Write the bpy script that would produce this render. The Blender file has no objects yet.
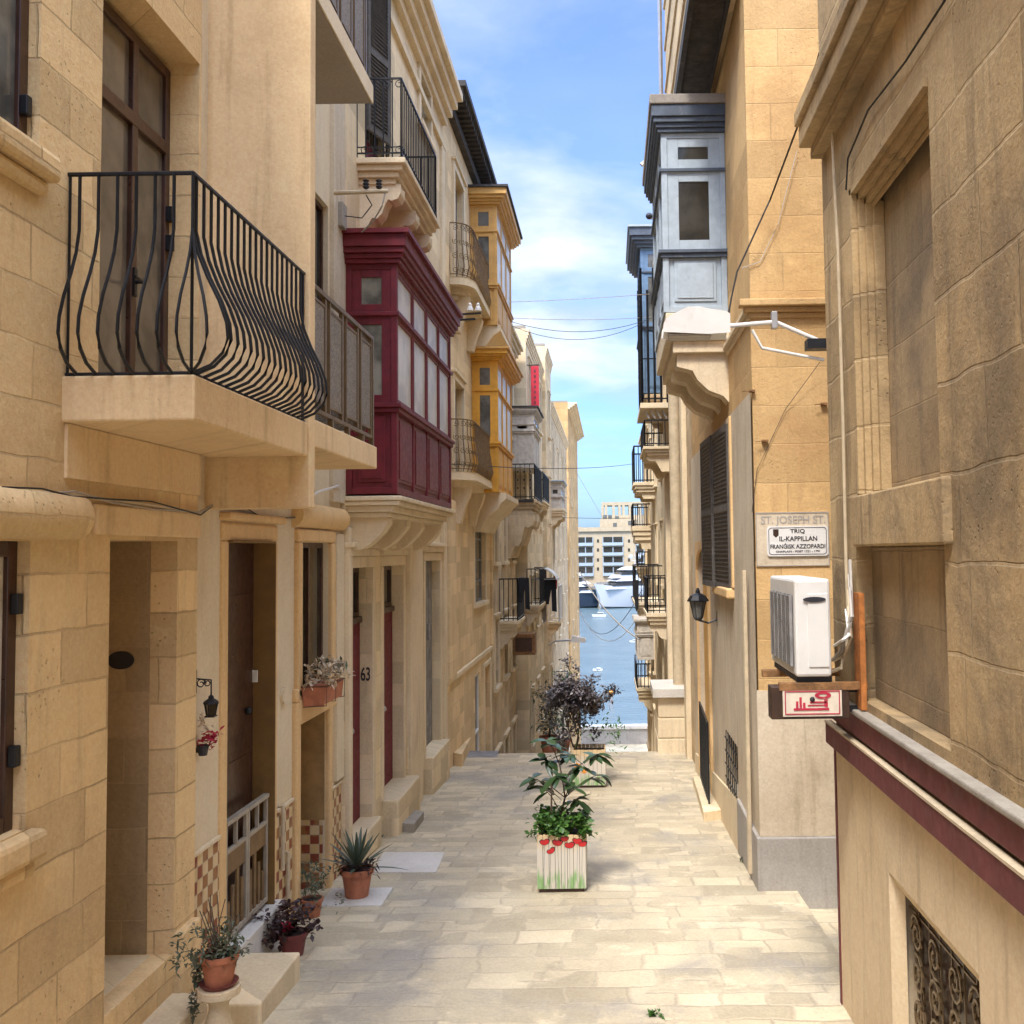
import bpy, math, random
from mathutils import Vector, Matrix
C = bpy.context.scene
rnd = random.Random(7)
R = math.radians
# ------------------------------------------------------------------ camera
PITCH, ROLL = R(3.2), R(0.8)
F = 1024.0
fw = Vector((0, math.cos(PITCH), math.sin(PITCH)))
r0 = Vector((1, 0, 0)); u0 = r0.cross(fw)
rt = r0*math.cos(ROLL) - u0*math.sin(ROLL)
up = u0*math.cos(ROLL) + r0*math.sin(ROLL)
vp = Vector((0, 1, 0))
ax, ay = vp.dot(rt)/vp.dot(fw), vp.dot(up)/vp.dot(fw)
PX, PY = 610 - F*ax, 552 + F*ay               # principal point in pixels
cd = bpy.data.cameras.new('camera'); cam = bpy.data.objects.new('camera', cd)
C.collection.objects.link(cam); C.camera = cam
cd.sensor_width = 36; cd.lens = 36; cd.clip_end = 6000; cd.clip_start = 0.05
cd.shift_x = (512-PX)/1024; cd.shift_y = (PY-512)/1024
cam.matrix_world = Matrix(((rt.x, up.x, -fw.x, 0), (rt.y, up.y, -fw.y, 0), (rt.z, up.z, -fw.z, 0), (0, 0, 0, 1)))
def ray(px, py): return fw + rt*((px-PX)/F) + up*((PY-py)/F)
def hx(px, py, X):
    d = ray(px, py); return d*(X/d.x)
def hy(px, py, Y):
    d = ray(px, py); return d*(Y/d.y)
H0, SL = 2.7, .055
def gz(y): return -H0 - SL*y
def hg(px, py, dz=0):
    d = ray(px, py); t = -(H0-dz)/(d.z+SL*d.y); return d*t
def RX(X, pa, pt, pb, pc):
    m = (pt+pb)/2
    a = hx(pa, pt, X); b = hx(pa, pb, X); y0 = hx(pa, m, X).y; y1 = hx(pc, m, X).y
    return y0, y1, b.z*y0/b.y, a.z*y0/a.y
def RY(Y, pl, pt, pr, pb):
    a = hy(pl, (pt+pb)/2, Y).x; b = hy(pr, (pt+pb)/2, Y).x
    t = hy((pl+pr)/2, pt, Y).z; o = hy((pl+pr)/2, pb, Y).z
    return a, b, o, t
# ------------------------------------------------------------------ light
SUN_EL, SUN_AZ = 57, (-.30, -.95)            # horizontal direction towards the sun
w = bpy.data.worlds.new("World"); C.world = w; w.use_nodes = True
nt = w.node_tree; nt.nodes.clear()
def N(t, **k):
    n = nt.nodes.new(t)
    for a, b in k.items(): setattr(n, a, b)
    return n
wo = N('ShaderNodeOutputWorld'); bg = N('ShaderNodeBackground'); sky = N('ShaderNodeTexSky')
sky.sky_type = 'NISHITA'; sky.sun_disc = False; sky.sun_elevation = R(SUN_EL)
sky.sun_rotation = math.atan2(SUN_AZ[0], SUN_AZ[1]); sky.dust_density = 1.6; sky.ozone_density = 1.5
tc = N('ShaderNodeTexCoord'); sp = N('ShaderNodeSeparateXYZ'); nt.links.new(tc.outputs['Generated'], sp.inputs[0])
mz = N('ShaderNodeMath', operation='MAXIMUM'); nt.links.new(sp.outputs['Z'], mz.inputs[0]); mz.inputs[1].default_value = 0.0
az = N('ShaderNodeMath', operation='ADD'); nt.links.new(mz.outputs[0], az.inputs[0]); az.inputs[1].default_value = 0.22
dv = N('ShaderNodeVectorMath', operation='DIVIDE'); cb = N('ShaderNodeCombineXYZ')
for i in range(3): nt.links.new(az.outputs[0], cb.inputs[i])
nt.links.new(tc.outputs['Generated'], dv.inputs[0]); nt.links.new(cb.outputs[0], dv.inputs[1])
mp = N('ShaderNodeMapping'); mp.inputs['Scale'].default_value = (1.0, 1.25, 1.0); mp.inputs['Location'].default_value = (3.4, 1.35, 0)
nt.links.new(dv.outputs[0], mp.inputs[0])
n1 = N('ShaderNodeTexNoise'); n1.inputs['Scale'].default_value = 1.7; n1.inputs['Detail'].default_value = 9; n1.inputs['Roughness'].default_value = .52; n1.inputs['Distortion'].default_value = .35
nt.links.new(mp.outputs[0], n1.inputs['Vector'])
cr = N('ShaderNodeValToRGB'); cr.color_ramp.elements[0].position = .41; cr.color_ramp.elements[1].position = .66
cr.color_ramp.elements[0].color = (.10, .10, .10, 1); cr.color_ramp.elements[1].color = (.95, .95, .95, 1)
nt.links.new(n1.outputs[0], cr.inputs[0])
mx = N('ShaderNodeMix', data_type='RGBA'); nt.links.new(cr.outputs[0], mx.inputs[0])
tint = N('ShaderNodeMix', data_type='RGBA', blend_type='MULTIPLY'); tint.inputs[0].default_value = 1; nt.links.new(sky.outputs[0], tint.inputs[6]); 
tz = N('ShaderNodeMapRange'); nt.links.new(sp.outputs['Z'], tz.inputs[0]); tz.inputs[1].default_value = .0; tz.inputs[2].default_value = .40
tm = N('ShaderNodeMix', data_type='RGBA'); nt.links.new(tz.outputs[0], tm.inputs[0]); tm.inputs[6].default_value = (.34, .50, .80, 1); tm.inputs[7].default_value = (.56, .67, .98, 1); nt.links.new(tm.outputs[2], tint.inputs[7])
nt.links.new(tint.outputs[2], mx.inputs[6]); cn = N('ShaderNodeTexNoise'); cn.inputs['Scale'].default_value = 3.6; cn.inputs['Detail'].default_value = 7; nt.links.new(mp.outputs[0], cn.inputs['Vector'])
cc = N('ShaderNodeValToRGB'); nt.links.new(cn.outputs[0], cc.inputs[0]); cc.color_ramp.elements[0].position = .41; cc.color_ramp.elements[1].position = .60
cc.color_ramp.elements[0].color = (2.0/4, 2.5/4, 3.4/4, 1); cc.color_ramp.elements[1].color = (3.3/4, 3.6/4, 4.0/4, 1)
cs4 = N('ShaderNodeVectorMath', operation='SCALE'); nt.links.new(cc.outputs[0], cs4.inputs[0]); cs4.inputs['Scale'].default_value = 3.4; nt.links.new(cs4.outputs[0], mx.inputs[7])
hz = N('ShaderNodeMapRange', interpolation_type='SMOOTHSTEP'); nt.links.new(sp.outputs['Z'], hz.inputs[0]); hz.inputs[1].default_value = .0; hz.inputs[2].default_value = .22; hz.inputs[3].default_value = .12; hz.inputs[4].default_value = 1.0
hm = N('ShaderNodeMath', operation='MULTIPLY'); nt.links.new(cr.outputs[0], hm.inputs[0]); nt.links.new(hz.outputs[0], hm.inputs[1]); nt.links.new(hm.outputs[0], mx.inputs[0])
# sky above the frame brightened and warmed, added to fill the shaded walls
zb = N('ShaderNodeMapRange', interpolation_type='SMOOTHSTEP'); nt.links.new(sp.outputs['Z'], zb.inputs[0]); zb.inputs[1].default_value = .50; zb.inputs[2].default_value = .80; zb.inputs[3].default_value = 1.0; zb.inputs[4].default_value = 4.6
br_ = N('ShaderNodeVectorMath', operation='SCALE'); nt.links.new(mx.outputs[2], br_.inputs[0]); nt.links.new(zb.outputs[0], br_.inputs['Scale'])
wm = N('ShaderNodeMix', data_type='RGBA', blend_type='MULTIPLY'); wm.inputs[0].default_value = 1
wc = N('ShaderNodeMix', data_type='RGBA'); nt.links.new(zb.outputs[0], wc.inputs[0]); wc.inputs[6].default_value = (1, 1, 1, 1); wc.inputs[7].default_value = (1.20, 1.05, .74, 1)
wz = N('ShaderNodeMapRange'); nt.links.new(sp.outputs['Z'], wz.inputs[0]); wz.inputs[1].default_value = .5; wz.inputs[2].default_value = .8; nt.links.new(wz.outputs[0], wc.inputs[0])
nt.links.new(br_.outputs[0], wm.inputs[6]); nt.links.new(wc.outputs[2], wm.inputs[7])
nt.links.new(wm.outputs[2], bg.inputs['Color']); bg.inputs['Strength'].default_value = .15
nt.links.new(bg.outputs[0], wo.inputs[0])
sl = bpy.data.lights.new('sun', 'SUN'); sl.energy = 1.3; sl.angle = R(9.0); sl.color = (1, .95, .87)
so = bpy.data.objects.new('sun', sl); C.collection.objects.link(so)
sd = Vector((SUN_AZ[0], SUN_AZ[1], 0)).normalized()*math.cos(R(SUN_EL)) + Vector((0, 0, math.sin(R(SUN_EL))))
so.rotation_euler = sd.to_track_quat('Z', 'Y').to_euler(); so.location = (0, 0, 30)
C.view_settings.view_transform = 'Standard'; C.view_settings.look = 'None'; C.view_settings.gamma = 1
C.view_settings.exposure = 1.38
# ------------------------------------------------------------------ materials
def newmat(name):
    m = bpy.data.materials.new(name); m.use_nodes = True; t = m.node_tree; b = t.nodes['Principled BSDF']; return m, t, b
def nd(t, ty, ins=None, **k):
    n = t.nodes.new(ty)
    for a, b in k.items(): setattr(n, a, b)
    for a, b in (ins or {}).items():
        if isinstance(b, bpy.types.NodeSocket): t.links.new(b, n.inputs[a])
        else: n.inputs[a].default_value = b
    return n
def c4(c): return (c[0], c[1], c[2], 1)
def wallvec(t, ground=False):
    g = nd(t, 'ShaderNodeNewGeometry'); s = nd(t, 'ShaderNodeSeparateXYZ', {0: g.outputs['Position']})
    if ground: return nd(t, 'ShaderNodeCombineXYZ', {0: s.outputs[0], 1: s.outputs[1], 2: 0.0}).outputs[0], g.outputs['Position']
    a = nd(t, 'ShaderNodeMath', {0: s.outputs[0], 1: s.outputs[1]}, operation='ADD')
    return nd(t, 'ShaderNodeCombineXYZ', {0: a.outputs[0], 1: s.outputs[2], 2: 0.0}).outputs[0], g.outputs['Position']
def mixc(t, f, a, b, bt='MIX'):
    n = nd(t, 'ShaderNodeMix', data_type='RGBA', blend_type=bt)
    for i, v in ((0, f), (6, a), (7, b)):
        if isinstance(v, bpy.types.NodeSocket): t.links.new(v, n.inputs[i])
        else: n.inputs[i].default_value = v if i == 0 else c4(v)
    return n.outputs[2]
def noise(t, vec, sc, det=6, rough=.6, dist=0): return nd(t, 'ShaderNodeTexNoise', {'Vector': vec, 'Scale': sc, 'Detail': det, 'Roughness': rough, 'Distortion': dist}).outputs[0]
def ramp(t, f, p0, p1, a=0., b=1.):
    return nd(t, 'ShaderNodeMapRange', {0: f, 1: p0, 2: p1, 3: a, 4: b}, interpolation_type='SMOOTHSTEP').outputs[0]
def stone(name, col, col2, bw=.6, rh=.28, joint=.5, jcol=None, stain=(.30, .22, .14), sa=.5, streak=.35, rough=.9, bump=.5, pale=.3, ground=False, mort=.006, seed=0., warp=.03, msm=.5, tone=(.80, 1.14)):
    m, t, b = newmat(name)
    v, pos = wallvec(t, ground)
    off = nd(t, 'ShaderNodeVectorMath', {0: v, 1: (seed, seed*.37, 0)}, operation='ADD').outputs[0]
    nz = nd(t, 'ShaderNodeTexNoise', {'Vector': pos, 'Scale': 2.2, 'Detail': 3.0})
    dd = nd(t, 'ShaderNodeVectorMath', {0: nz.outputs['Color'], 1: (.5, .5, .5)}, operation='SUBTRACT').outputs[0]
    ds = nd(t, 'ShaderNodeVectorMath', {0: dd, 'Scale': warp}, operation='SCALE').outputs[0]
    vv = nd(t, 'ShaderNodeVectorMath', {0: off, 1: ds}, operation='ADD').outputs[0]
    base = mixc(t, ramp(t, noise(t, pos, .9, 5), .35, .68), col, col2)
    h = None
    if bw:
        br = nd(t, 'ShaderNodeTexBrick', {'Vector': vv, 'Color1': (0, 0, 0, 1), 'Color2': (1, 1, 1, 1), 'Mortar': (.5, .5, .5, 1), 'Scale': 1.0, 'Mortar Size': mort, 'Mortar Smooth': msm, 'Bias': 0.0, 'Brick Width': bw, 'Row Height': rh})
        br.offset = .43; br.squash = 1.35; br.squash_frequency = 3
        bcol, bfac = br.outputs['Color'], br.outputs['Fac']
        if ground:
            b2 = nd(t, 'ShaderNodeTexBrick', {'Vector': nd(t, 'ShaderNodeMapping', {'Vector': vv, 'Rotation': (0, 0, .03), 'Location': (.31, .13, 0)}).outputs[0], 'Color1': (0, 0, 0, 1), 'Color2': (1, 1, 1, 1), 'Mortar': (.5, .5, .5, 1), 'Scale': 1.0, 'Mortar Size': mort*1.2, 'Mortar Smooth': 1.0, 'Bias': 0.0, 'Brick Width': bw*.7, 'Row Height': rh*.72}); b2.offset = .37; b2.squash = 1.7; b2.squash_frequency = 2
            sel = ramp(t, noise(t, pos, .8, 2), .49, .51)
            bcol = mixc(t, sel, bcol, b2.outputs['Color']); sf = nd(t, 'ShaderNodeMix', data_type='FLOAT'); t.links.new(sel, sf.inputs[0]); t.links.new(bfac, sf.inputs[2]); t.links.new(b2.outputs['Fac'], sf.inputs[3]); bfac = sf.outputs[0]
        tone = nd(t, 'ShaderNodeMapRange', {0: bcol, 1: 0., 2: 1., 3: tone[0], 4: tone[1]}).outputs[0]
        tv = nd(t, 'ShaderNodeCombineXYZ', {0: tone, 1: tone, 2: tone}).outputs[0]
        base = mixc(t, 1.0, base, (1, 1, 1), 'MULTIPLY'); mnode = base.node; t.links.new(tv, mnode.inputs[7])
        jm = nd(t, 'ShaderNodeMath', {0: bfac, 1: ramp(t, noise(t, pos, 1.4, 4), .3, .62, .15, 1.)}, operation='MULTIPLY').outputs[0]
        jf = nd(t, 'ShaderNodeMath', {0: jm, 1: joint}, operation='MULTIPLY').outputs[0]
        base = mixc(t, jf, base, jcol or tuple(x*.45 for x in col))
        h = jm
    # pale salts, stains, streaks
    base = mixc(t, nd(t, 'ShaderNodeMath', {0: ramp(t, noise(t, pos, 2.7, 8, .7), .55, .75), 1: pale}, operation='MULTIPLY').outputs[0], base, tuple(min(.85, x*1.35) for x in col))
    base = mixc(t, nd(t, 'ShaderNodeMath', {0: ramp(t, noise(t, pos, .75, 8, .68, .4), .47, .68), 1: sa}, operation='MULTIPLY').outputs[0], base, stain)
    if not ground:
        mpn = nd(t, 'ShaderNodeMapping', {'Vector': off, 'Scale': (3.2, .32, 1)}).outputs[0]
        base = mixc(t, nd(t, 'ShaderNodeMath', {0: ramp(t, noise(t, mpn, 2.0, 7, .65), .50, .70), 1: streak}, operation='MULTIPLY').outputs[0], base, stain)
    fine = noise(t, pos, 38, 8, .7)
    vo = nd(t, 'ShaderNodeTexVoronoi', {'Vector': pos, 'Scale': 26.0, 'Randomness': 1.0}).outputs['Distance']
    pit = nd(t, 'ShaderNodeMath', {0: ramp(t, vo, .22, .05), 1: ramp(t, noise(t, pos, 1.7, 4), .5, .66)}, operation='MULTIPLY').outputs[0]
    base = mixc(t, nd(t, 'ShaderNodeMath', {0: pit, 1: .35}, operation='MULTIPLY').outputs[0], base, tuple(x*.4 for x in col))
    base = mixc(t, .34, base, nd(t, 'ShaderNodeCombineXYZ', {0: fine, 1: fine, 2: fine}).outputs[0], 'OVERLAY')
    t.links.new(base, b.inputs['Base Color']); b.inputs['Roughness'].default_value = rough
    b.inputs['Specular IOR Level'].default_value = .25
    mid = noise(t, pos, 7, 8, .68)
    hs = nd(t, 'ShaderNodeMath', {0: fine, 1: .25, 2: mid}, operation='MULTIPLY_ADD').outputs[0]
    hs = nd(t, 'ShaderNodeMath', {0: pit, 1: -.8, 2: hs}, operation='MULTIPLY_ADD').outputs[0]
    if h is not None: hs = nd(t, 'ShaderNodeMath', {0: h, 1: -.9, 2: hs}, operation='MULTIPLY_ADD').outputs[0]
    bp = nd(t, 'ShaderNodeBump', {'Strength': bump, 'Distance': .02, 'Height': hs})
    t.links.new(bp.outputs[0], b.inputs['Normal'])
    return m
def paint(name, col, rough=.5, var=.15, metal=0., bump=.1, scale=6, wear=None, wa=.5, coat=0):
    m, t, b = newmat(name)
    g = nd(t, 'ShaderNodeNewGeometry').outputs['Position']
    f = ramp(t, noise(t, g, scale, 7, .65), .3, .75)
    base = mixc(t, f, tuple(x*(1-var) for x in col), tuple(min(.95, x*(1+var)) for x in col))
    if wear: base = mixc(t, nd(t, 'ShaderNodeMath', {0: ramp(t, noise(t, g, scale*1.7, 9, .75), .55, .68), 1: wa}, operation='MULTIPLY').outputs[0], base, wear)
    t.links.new(base, b.inputs['Base Color'])
    t.links.new(ramp(t, noise(t, g, scale*3, 5), .2, .8, max(.02, rough-.1), min(1, rough+.12)), b.inputs['Roughness'])
    b.inputs['Metallic'].default_value = metal
    if coat: b.inputs['Coat Weight'].default_value = coat
    if bump:
        bp = nd(t, 'ShaderNodeBump', {'Strength': bump, 'Distance': .01, 'Height': noise(t, g, scale*6, 6)})
        t.links.new(bp.outputs[0], b.inputs['Normal'])
    return m
def glass(name, col, rough=.06, var=.4):
    m, t, b = newmat(name)
    g = nd(t, 'ShaderNodeNewGeometry').outputs['Position']
    f = ramp(t, noise(t, g, 2.5, 4), .35, .65)
    t.links.new(mixc(t, f, tuple(x*(1-var) for x in col), tuple(min(.9, x*(1+var)) for x in col)), b.inputs['Base Color'])
    b.inputs['Roughness'].default_value = rough; b.inputs['Specular IOR Level'].default_value = .6
    bp = nd(t, 'ShaderNodeBump', {'Strength': .04, 'Distance': .02, 'Height': noise(t, g, 3, 2)})
    t.links.new(bp.outputs[0], b.inputs['Normal'])
    return m
def leafm(name, c1, c2, rough=.45):
    m, t, b = newmat(name)
    oi = nd(t, 'ShaderNodeNewGeometry')
    base = mixc(t, oi.outputs['Random Per Island'], c1, c2)
    t.links.new(base, b.inputs['Base Color']); b.inputs['Roughness'].default_value = rough
    b.inputs['Subsurface Weight'].default_value = 0.0
    return m
honey = (.60, .43, .24)
M = dict(
 stoneA=stone('limestone_near_left', (.76, .55, .29), (.70, .485, .245), .58, .285, .6, (.40, .27, .14), (.44, .30, .16), .38, .4, bump=.8, seed=.2, mort=.007, warp=.055, pale=.5),
 renderA=stone('smooth_render', (.76, .56, .32), (.71, .51, .285), 0, 0, 0, None, (.46, .31, .16), .3, .55, bump=.22, pale=.35),
 creamB=stone('cream_render', (.72, .60, .42), (.66, .54, .36), 0, 0, 0, None, (.46, .37, .25), .3, .3, bump=.12, pale=.2),
 trimB=stone('ochre_trim', (.74, .50, .25), (.68, .45, .21), 0, 0, 0, None, (.36, .24, .13), .25, .3, bump=.12, pale=.1),
 stoneC=stone('limestone_pale', (.74, .60, .39), (.68, .54, .34), .7, .29, .3, (.5, .38, .24), (.44, .34, .22), .35, .35, bump=.3, seed=3.1),
 stoneD=stone('limestone_honey', (.74, .57, .34), (.68, .50, .28), .65, .28, .3, (.46, .33, .19), (.42, .31, .19), .35, .35, bump=.35, seed=5.7),
 stoneE=stone('limestone_weathered', (.62, .49, .32), (.55, .40, .23), .6, .28, .4, (.38, .28, .18), (.26, .20, .14), .6, .5, bump=.5, seed=9.3),
 carved=stone('carved_limestone', (.74, .61, .42), (.68, .55, .36), 0, 0, 0, None, (.42, .33, .22), .35, .4, bump=.2),
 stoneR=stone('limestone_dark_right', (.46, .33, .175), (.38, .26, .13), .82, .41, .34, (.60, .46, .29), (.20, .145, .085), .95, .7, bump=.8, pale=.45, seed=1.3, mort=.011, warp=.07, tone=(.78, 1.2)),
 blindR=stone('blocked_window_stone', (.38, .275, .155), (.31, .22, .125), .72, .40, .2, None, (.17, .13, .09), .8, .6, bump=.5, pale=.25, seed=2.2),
 orange=stone('limestone_orange', (.62, .41, .19), (.55, .35, .15), .85, .38, .55, (.50, .33, .16), (.42, .25, .11), .6, .5, bump=.6, seed=4.4, pale=.45),
 whiteR=stone('weathered_white_render', (.62, .53, .40), (.55, .45, .32), 0, 0, 0, None, (.36, .28, .19), .5, .65, bump=.25, pale=.4),
 greyR=stone('grey_cement_render', (.40, .37, .33), (.34, .31, .27), 0, 0, 0, None, (.24, .21, .18), .5, .5, bump=.3, pale=.2),
 plasterR=stone('tan_plaster', (.68, .54, .36), (.62, .48, .30), 0, 0, 0, None, (.38, .28, .18), .4, .5, bump=.2, pale=.2),
 pave=stone('street_paving', (.54, .455, .31), (.44, .365, .245), .46, .33, .42, (.34, .28, .21), (.30, .27, .23), .8, 0, rough=.75, bump=.5, pale=.9, ground=True, mort=.022, warp=.14, seed=.15, msm=1.0, tone=(.78, 1.18)),
 ground=stone('bare_ground', (.42, .35, .26), (.36, .30, .22), 0, 0, 0, None, (.2, .17, .13), .4, 0, ground=True),
 slab=stone('pale_slab', (.62, .58, .52), (.56, .52, .46), 0, 0, 0, None, (.4, .36, .3), .35, .2, bump=.15),
 concrete=stone('concrete', (.36, .32, .27), (.30, .27, .22), 0, 0, 0, None, (.2, .17, .14), .5, .4),
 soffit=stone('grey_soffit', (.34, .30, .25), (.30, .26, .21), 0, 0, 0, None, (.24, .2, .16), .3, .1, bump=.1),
 recess=stone('shaded_recess_stone', (.40, .29, .165), (.34, .245, .14), .7, .285, .35, (.5, .38, .24), (.2, .15, .09), .4, .3, bump=.4, seed=7.7),  # deep shade of the doorway alcove put into a darker stone colour
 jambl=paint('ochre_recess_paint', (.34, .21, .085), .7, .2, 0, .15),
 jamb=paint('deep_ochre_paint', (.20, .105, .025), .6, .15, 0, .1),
 iron=paint('black_iron', (.012, .013, .016), .42, .3, .3, .05),
 rustorange=paint('orange_rust', (.42, .15, .035), .8, .3, .1, .3, 14, (.2, .07, .02), .6),
 rust=paint('rusty_iron', (.26, .13, .05), .8, .4, .2, .3, 14, (.08, .06, .05), .8),
 goldiron=paint('rusted_ornate_iron', (.20, .12, .05), .7, .4, .2, .3, 14, (.05, .04, .03), .9),
 brown=paint('dark_brown_timber', (.055, .022, .012), .35, .3, 0, .15, 5),
 bronze=paint('bronze_aluminium', (.17, .115, .06), .4, .15, .5, .05),
 mesh=paint('speckled_mesh_panel', (.23, .195, .155), .6, .5, .1, .5, 60),
 red=paint('dark_red_paint', (.15, .010, .018), .5, .22, 0, .12, 7, (.21, .05, .05), .3),
 redband=paint('maroon_band_paint', (.125, .022, .024), .6, .18, 0, .15, 5, (.24, .08, .07), .3),
 redglow=paint('red_door_paint', (.13, .003, .014), .65, .15, 0, .1),
 yellow=paint('yellow_paint', (.68, .34, .035), .55, .12, 0, .15, 6, (.60, .42, .2), .3),
 ochre=paint('ochre_paint', (.60, .34, .09), .55, .12, 0, .15, 6, (.50, .38, .2), .3),
 blue=paint('pale_blue_paint', (.36, .42, .46), .55, .12, 0, .15, 8, (.24, .27, .3), .4),
 bluedark=paint('dark_slate_paint', (.07, .09, .12), .6, .2, 0, .15, 8, (.2, .2, .2), .4),
 blue2=paint('mid_blue_paint', (.13, .22, .34), .55, .15, 0, .15, 8),
 roofdark=paint('dark_bitumen', (.045, .042, .042), .8, .3, 0, .3, 4, (.12, .11, .10), .5),
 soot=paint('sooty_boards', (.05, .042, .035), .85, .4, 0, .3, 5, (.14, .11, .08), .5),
 greydoor=paint('weathered_grey_door', (.22, .21, .20), .7, .3, 0, .3, 5, (.08, .08, .08), .6),
 greywood=paint('silvered_boards', (.52, .47, .40), .8, .2, 0, .3, 9),
 alu=paint('grey_aluminium', (.42, .41, .40), .4, .12, .6, .05), gate=paint('cream_gate_metal', (.36, .31, .24), .6, .15, .1, .05), gatebar=paint('brown_gate_bar', (.20, .12, .05), .6, .2, .1, .05),
 white=paint('white_enamel', (.72, .70, .66), .35, .06, 0, .05, 4, (.5, .45, .38), .3),
 acwhite=paint('appliance_white', (.66, .64, .60), .4, .05, 0, .03, 3, (.48, .42, .34), .35),
 dark=paint('dark_interior', (.012, .010, .009), .8, .3, 0, 0),
 black=paint('black_cable', (.02, .02, .02), .6, .2, 0, 0),
 cream=paint('cream_conduit', (.52, .42, .28), .55, .15, 0, .1, 8),
 greycab=paint('grey_cable', (.40, .36, .31), .6, .15, 0, 0),
 louvre=paint('weathered_louvre', (.085, .075, .065), .7, .3, 0, .2, 9, (.2, .17, .13), .5),
 terra=paint('terracotta', (.42, .15, .075), .8, .2, 0, .2, 9, (.5, .3, .2), .4),
 wine=paint('wine_plastic', (.16, .035, .03), .5, .2, 0, .1),
 soil=paint('soil', (.05, .035, .025), .95, .4, 0, .6, 30),
 bark=paint('bark', (.11, .075, .05), .9, .3, 0, .5, 25),
 glassd=glass('dark_glass', (.035, .033, .028)), glassb=glass('brown_glass', (.05, .038, .02)),
 curtain=glass('curtained_glass', (.58, .53, .44), .35, .2), glassg=glass('grey_glass', (.12, .12, .11), .1),
 etched=glass('etched_glass', (.20, .19, .15), .25, .5), doorglass=glass('grey_door_glass', (.13, .105, .075), .12, .25),
 leafg=leafm('ivy_leaf', (.035, .10, .015), (.09, .19, .03)), leafd=leafm('dark_glossy_leaf', (.018, .045, .014), (.05, .085, .025), .3),
 leafp=leafm('purple_grey_leaf', (.050, .045, .043), (.17, .14, .14), .4), leafr=leafm('dark_red_leaf', (.03, .012, .012), (.07, .03, .025)),
 leafs=leafm('dusty_green_leaf', (.05, .07, .03), (.12, .12, .07)), agave=leafm('agave_leaf', (.045, .075, .045), (.09, .11, .07)),
 petalr=leafm('crimson_petal', (.35, .008, .03), (.5, .02, .06)), petalc=leafm('dry_cream_petal', (.55, .42, .27), (.7, .58, .42)),
 petalo=leafm('orange_fruit', (.7, .22, .02), (.8, .35, .05)),
 poppy=paint('poppy_paint', (.55, .02, .02), .5, .2), ink=paint('ink_black', (.02, .02, .025), .5, .1, 0, 0),
 stem=paint('stem_paint', (.36, .36, .30), .6, .3), signred=paint('sign_red', (.42, .02, .05), .5, .2, 0, .05, 8, (.6, .5, .42), .35),
 paper=paint('sign_cream', (.66, .58, .46), .5, .1, 0, .05, 8, (.4, .3, .2), .3),
 signbrown=paint('sign_box_brown', (.05, .025, .015), .4, .3), banner=paint('banner_red', (.52, .02, .04), .6, .1),
 hull=paint('white_gelcoat', (.55, .57, .59), .2, .04, 0, 0), hulld=paint('navy_gelcoat', (.02, .035, .06), .2, .1, 0, 0),
 cloth=paint('black_cloth', (.012, .012, .014), .9, .3, 0, .2), clothg=paint('grey_cloth', (.30, .27, .24), .9, .2, 0, .2), clothw=paint('white_cloth', (.62, .60, .56), .85, .1, 0, .2),
 farstone=stone('quay_limestone', (.50, .40, .26), (.44, .35, .23), 0, 0, 0, None, (.5, .42, .32), .2, .2, bump=.1),
)
def sea_mat():
    m, t, b = newmat('sea_water'); g = nd(t, 'ShaderNodeNewGeometry').outputs['Position']
    mp_ = nd(t, 'ShaderNodeMapping', {'Vector': g, 'Scale': (.05, .14, 1)}).outputs[0]
    t.links.new(mixc(t, ramp(t, noise(t, mp_, 1.0, 6), .35, .7), (.07, .115, .135), (.10, .15, .17)), b.inputs['Base Color'])
    b.inputs['Roughness'].default_value = .22
    bp = nd(t, 'ShaderNodeBump', {'Strength': .6, 'Distance': .5, 'Height': noise(t, nd(t, 'ShaderNodeMapping', {'Vector': g, 'Scale': (.35, 1.1, 1)}).outputs[0], 1.0, 6)})
    t.links.new(bp.outputs[0], b.inputs['Normal']); return m
M['sea'] = sea_mat()
def tile_mat():
    m, t, b = newmat('checker_wall_tiles'); v, pos = wallvec(t)
    def ck(c1, c2, s, o):
        return nd(t, 'ShaderNodeTexChecker', {'Vector': nd(t, 'ShaderNodeVectorMath', {0: v, 1: o}, operation='ADD').outputs[0], 'Color1': c4(c1), 'Color2': c4(c2), 'Scale': s}).outputs[0]
    a = ck((.62, .44, .20), (.24, .05, .02), 11.0, (.011, .013, .5)); a2 = ck((.66, .50, .28), (.33, .15, .045), 11.0, (.011, .013, .5))
    col = mixc(t, ramp(t, noise(t, pos, 3.2, 2), .45, .52), a, a2)
    br = nd(t, 'ShaderNodeTexBrick', {'Vector': nd(t, 'ShaderNodeVectorMath', {0: v, 1: (.011, .013, 0)}, operation='ADD').outputs[0], 'Scale': 1.0, 'Mortar Size': .003, 'Brick Width': 1/11., 'Row Height': 1/11.}); br.offset = 0
    col = mixc(t, br.outputs['Fac'], col, (.45, .36, .25))
    col = mixc(t, nd(t, 'ShaderNodeMath', {0: ramp(t, noise(t, pos, 5, 7), .5, .8), 1: .5}, operation='MULTIPLY').outputs[0], col, (.3, .2, .12))
    t.links.new(col, b.inputs['Base Color']); b.inputs['Roughness'].default_value = .6
    bp = nd(t, 'ShaderNodeBump', {'Strength': .4, 'Distance': .004, 'Height': br.outputs['Fac']}); bp.invert = True
    t.links.new(bp.outputs[0], b.inputs['Normal']); return m
M['tile'] = tile_mat()
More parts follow.
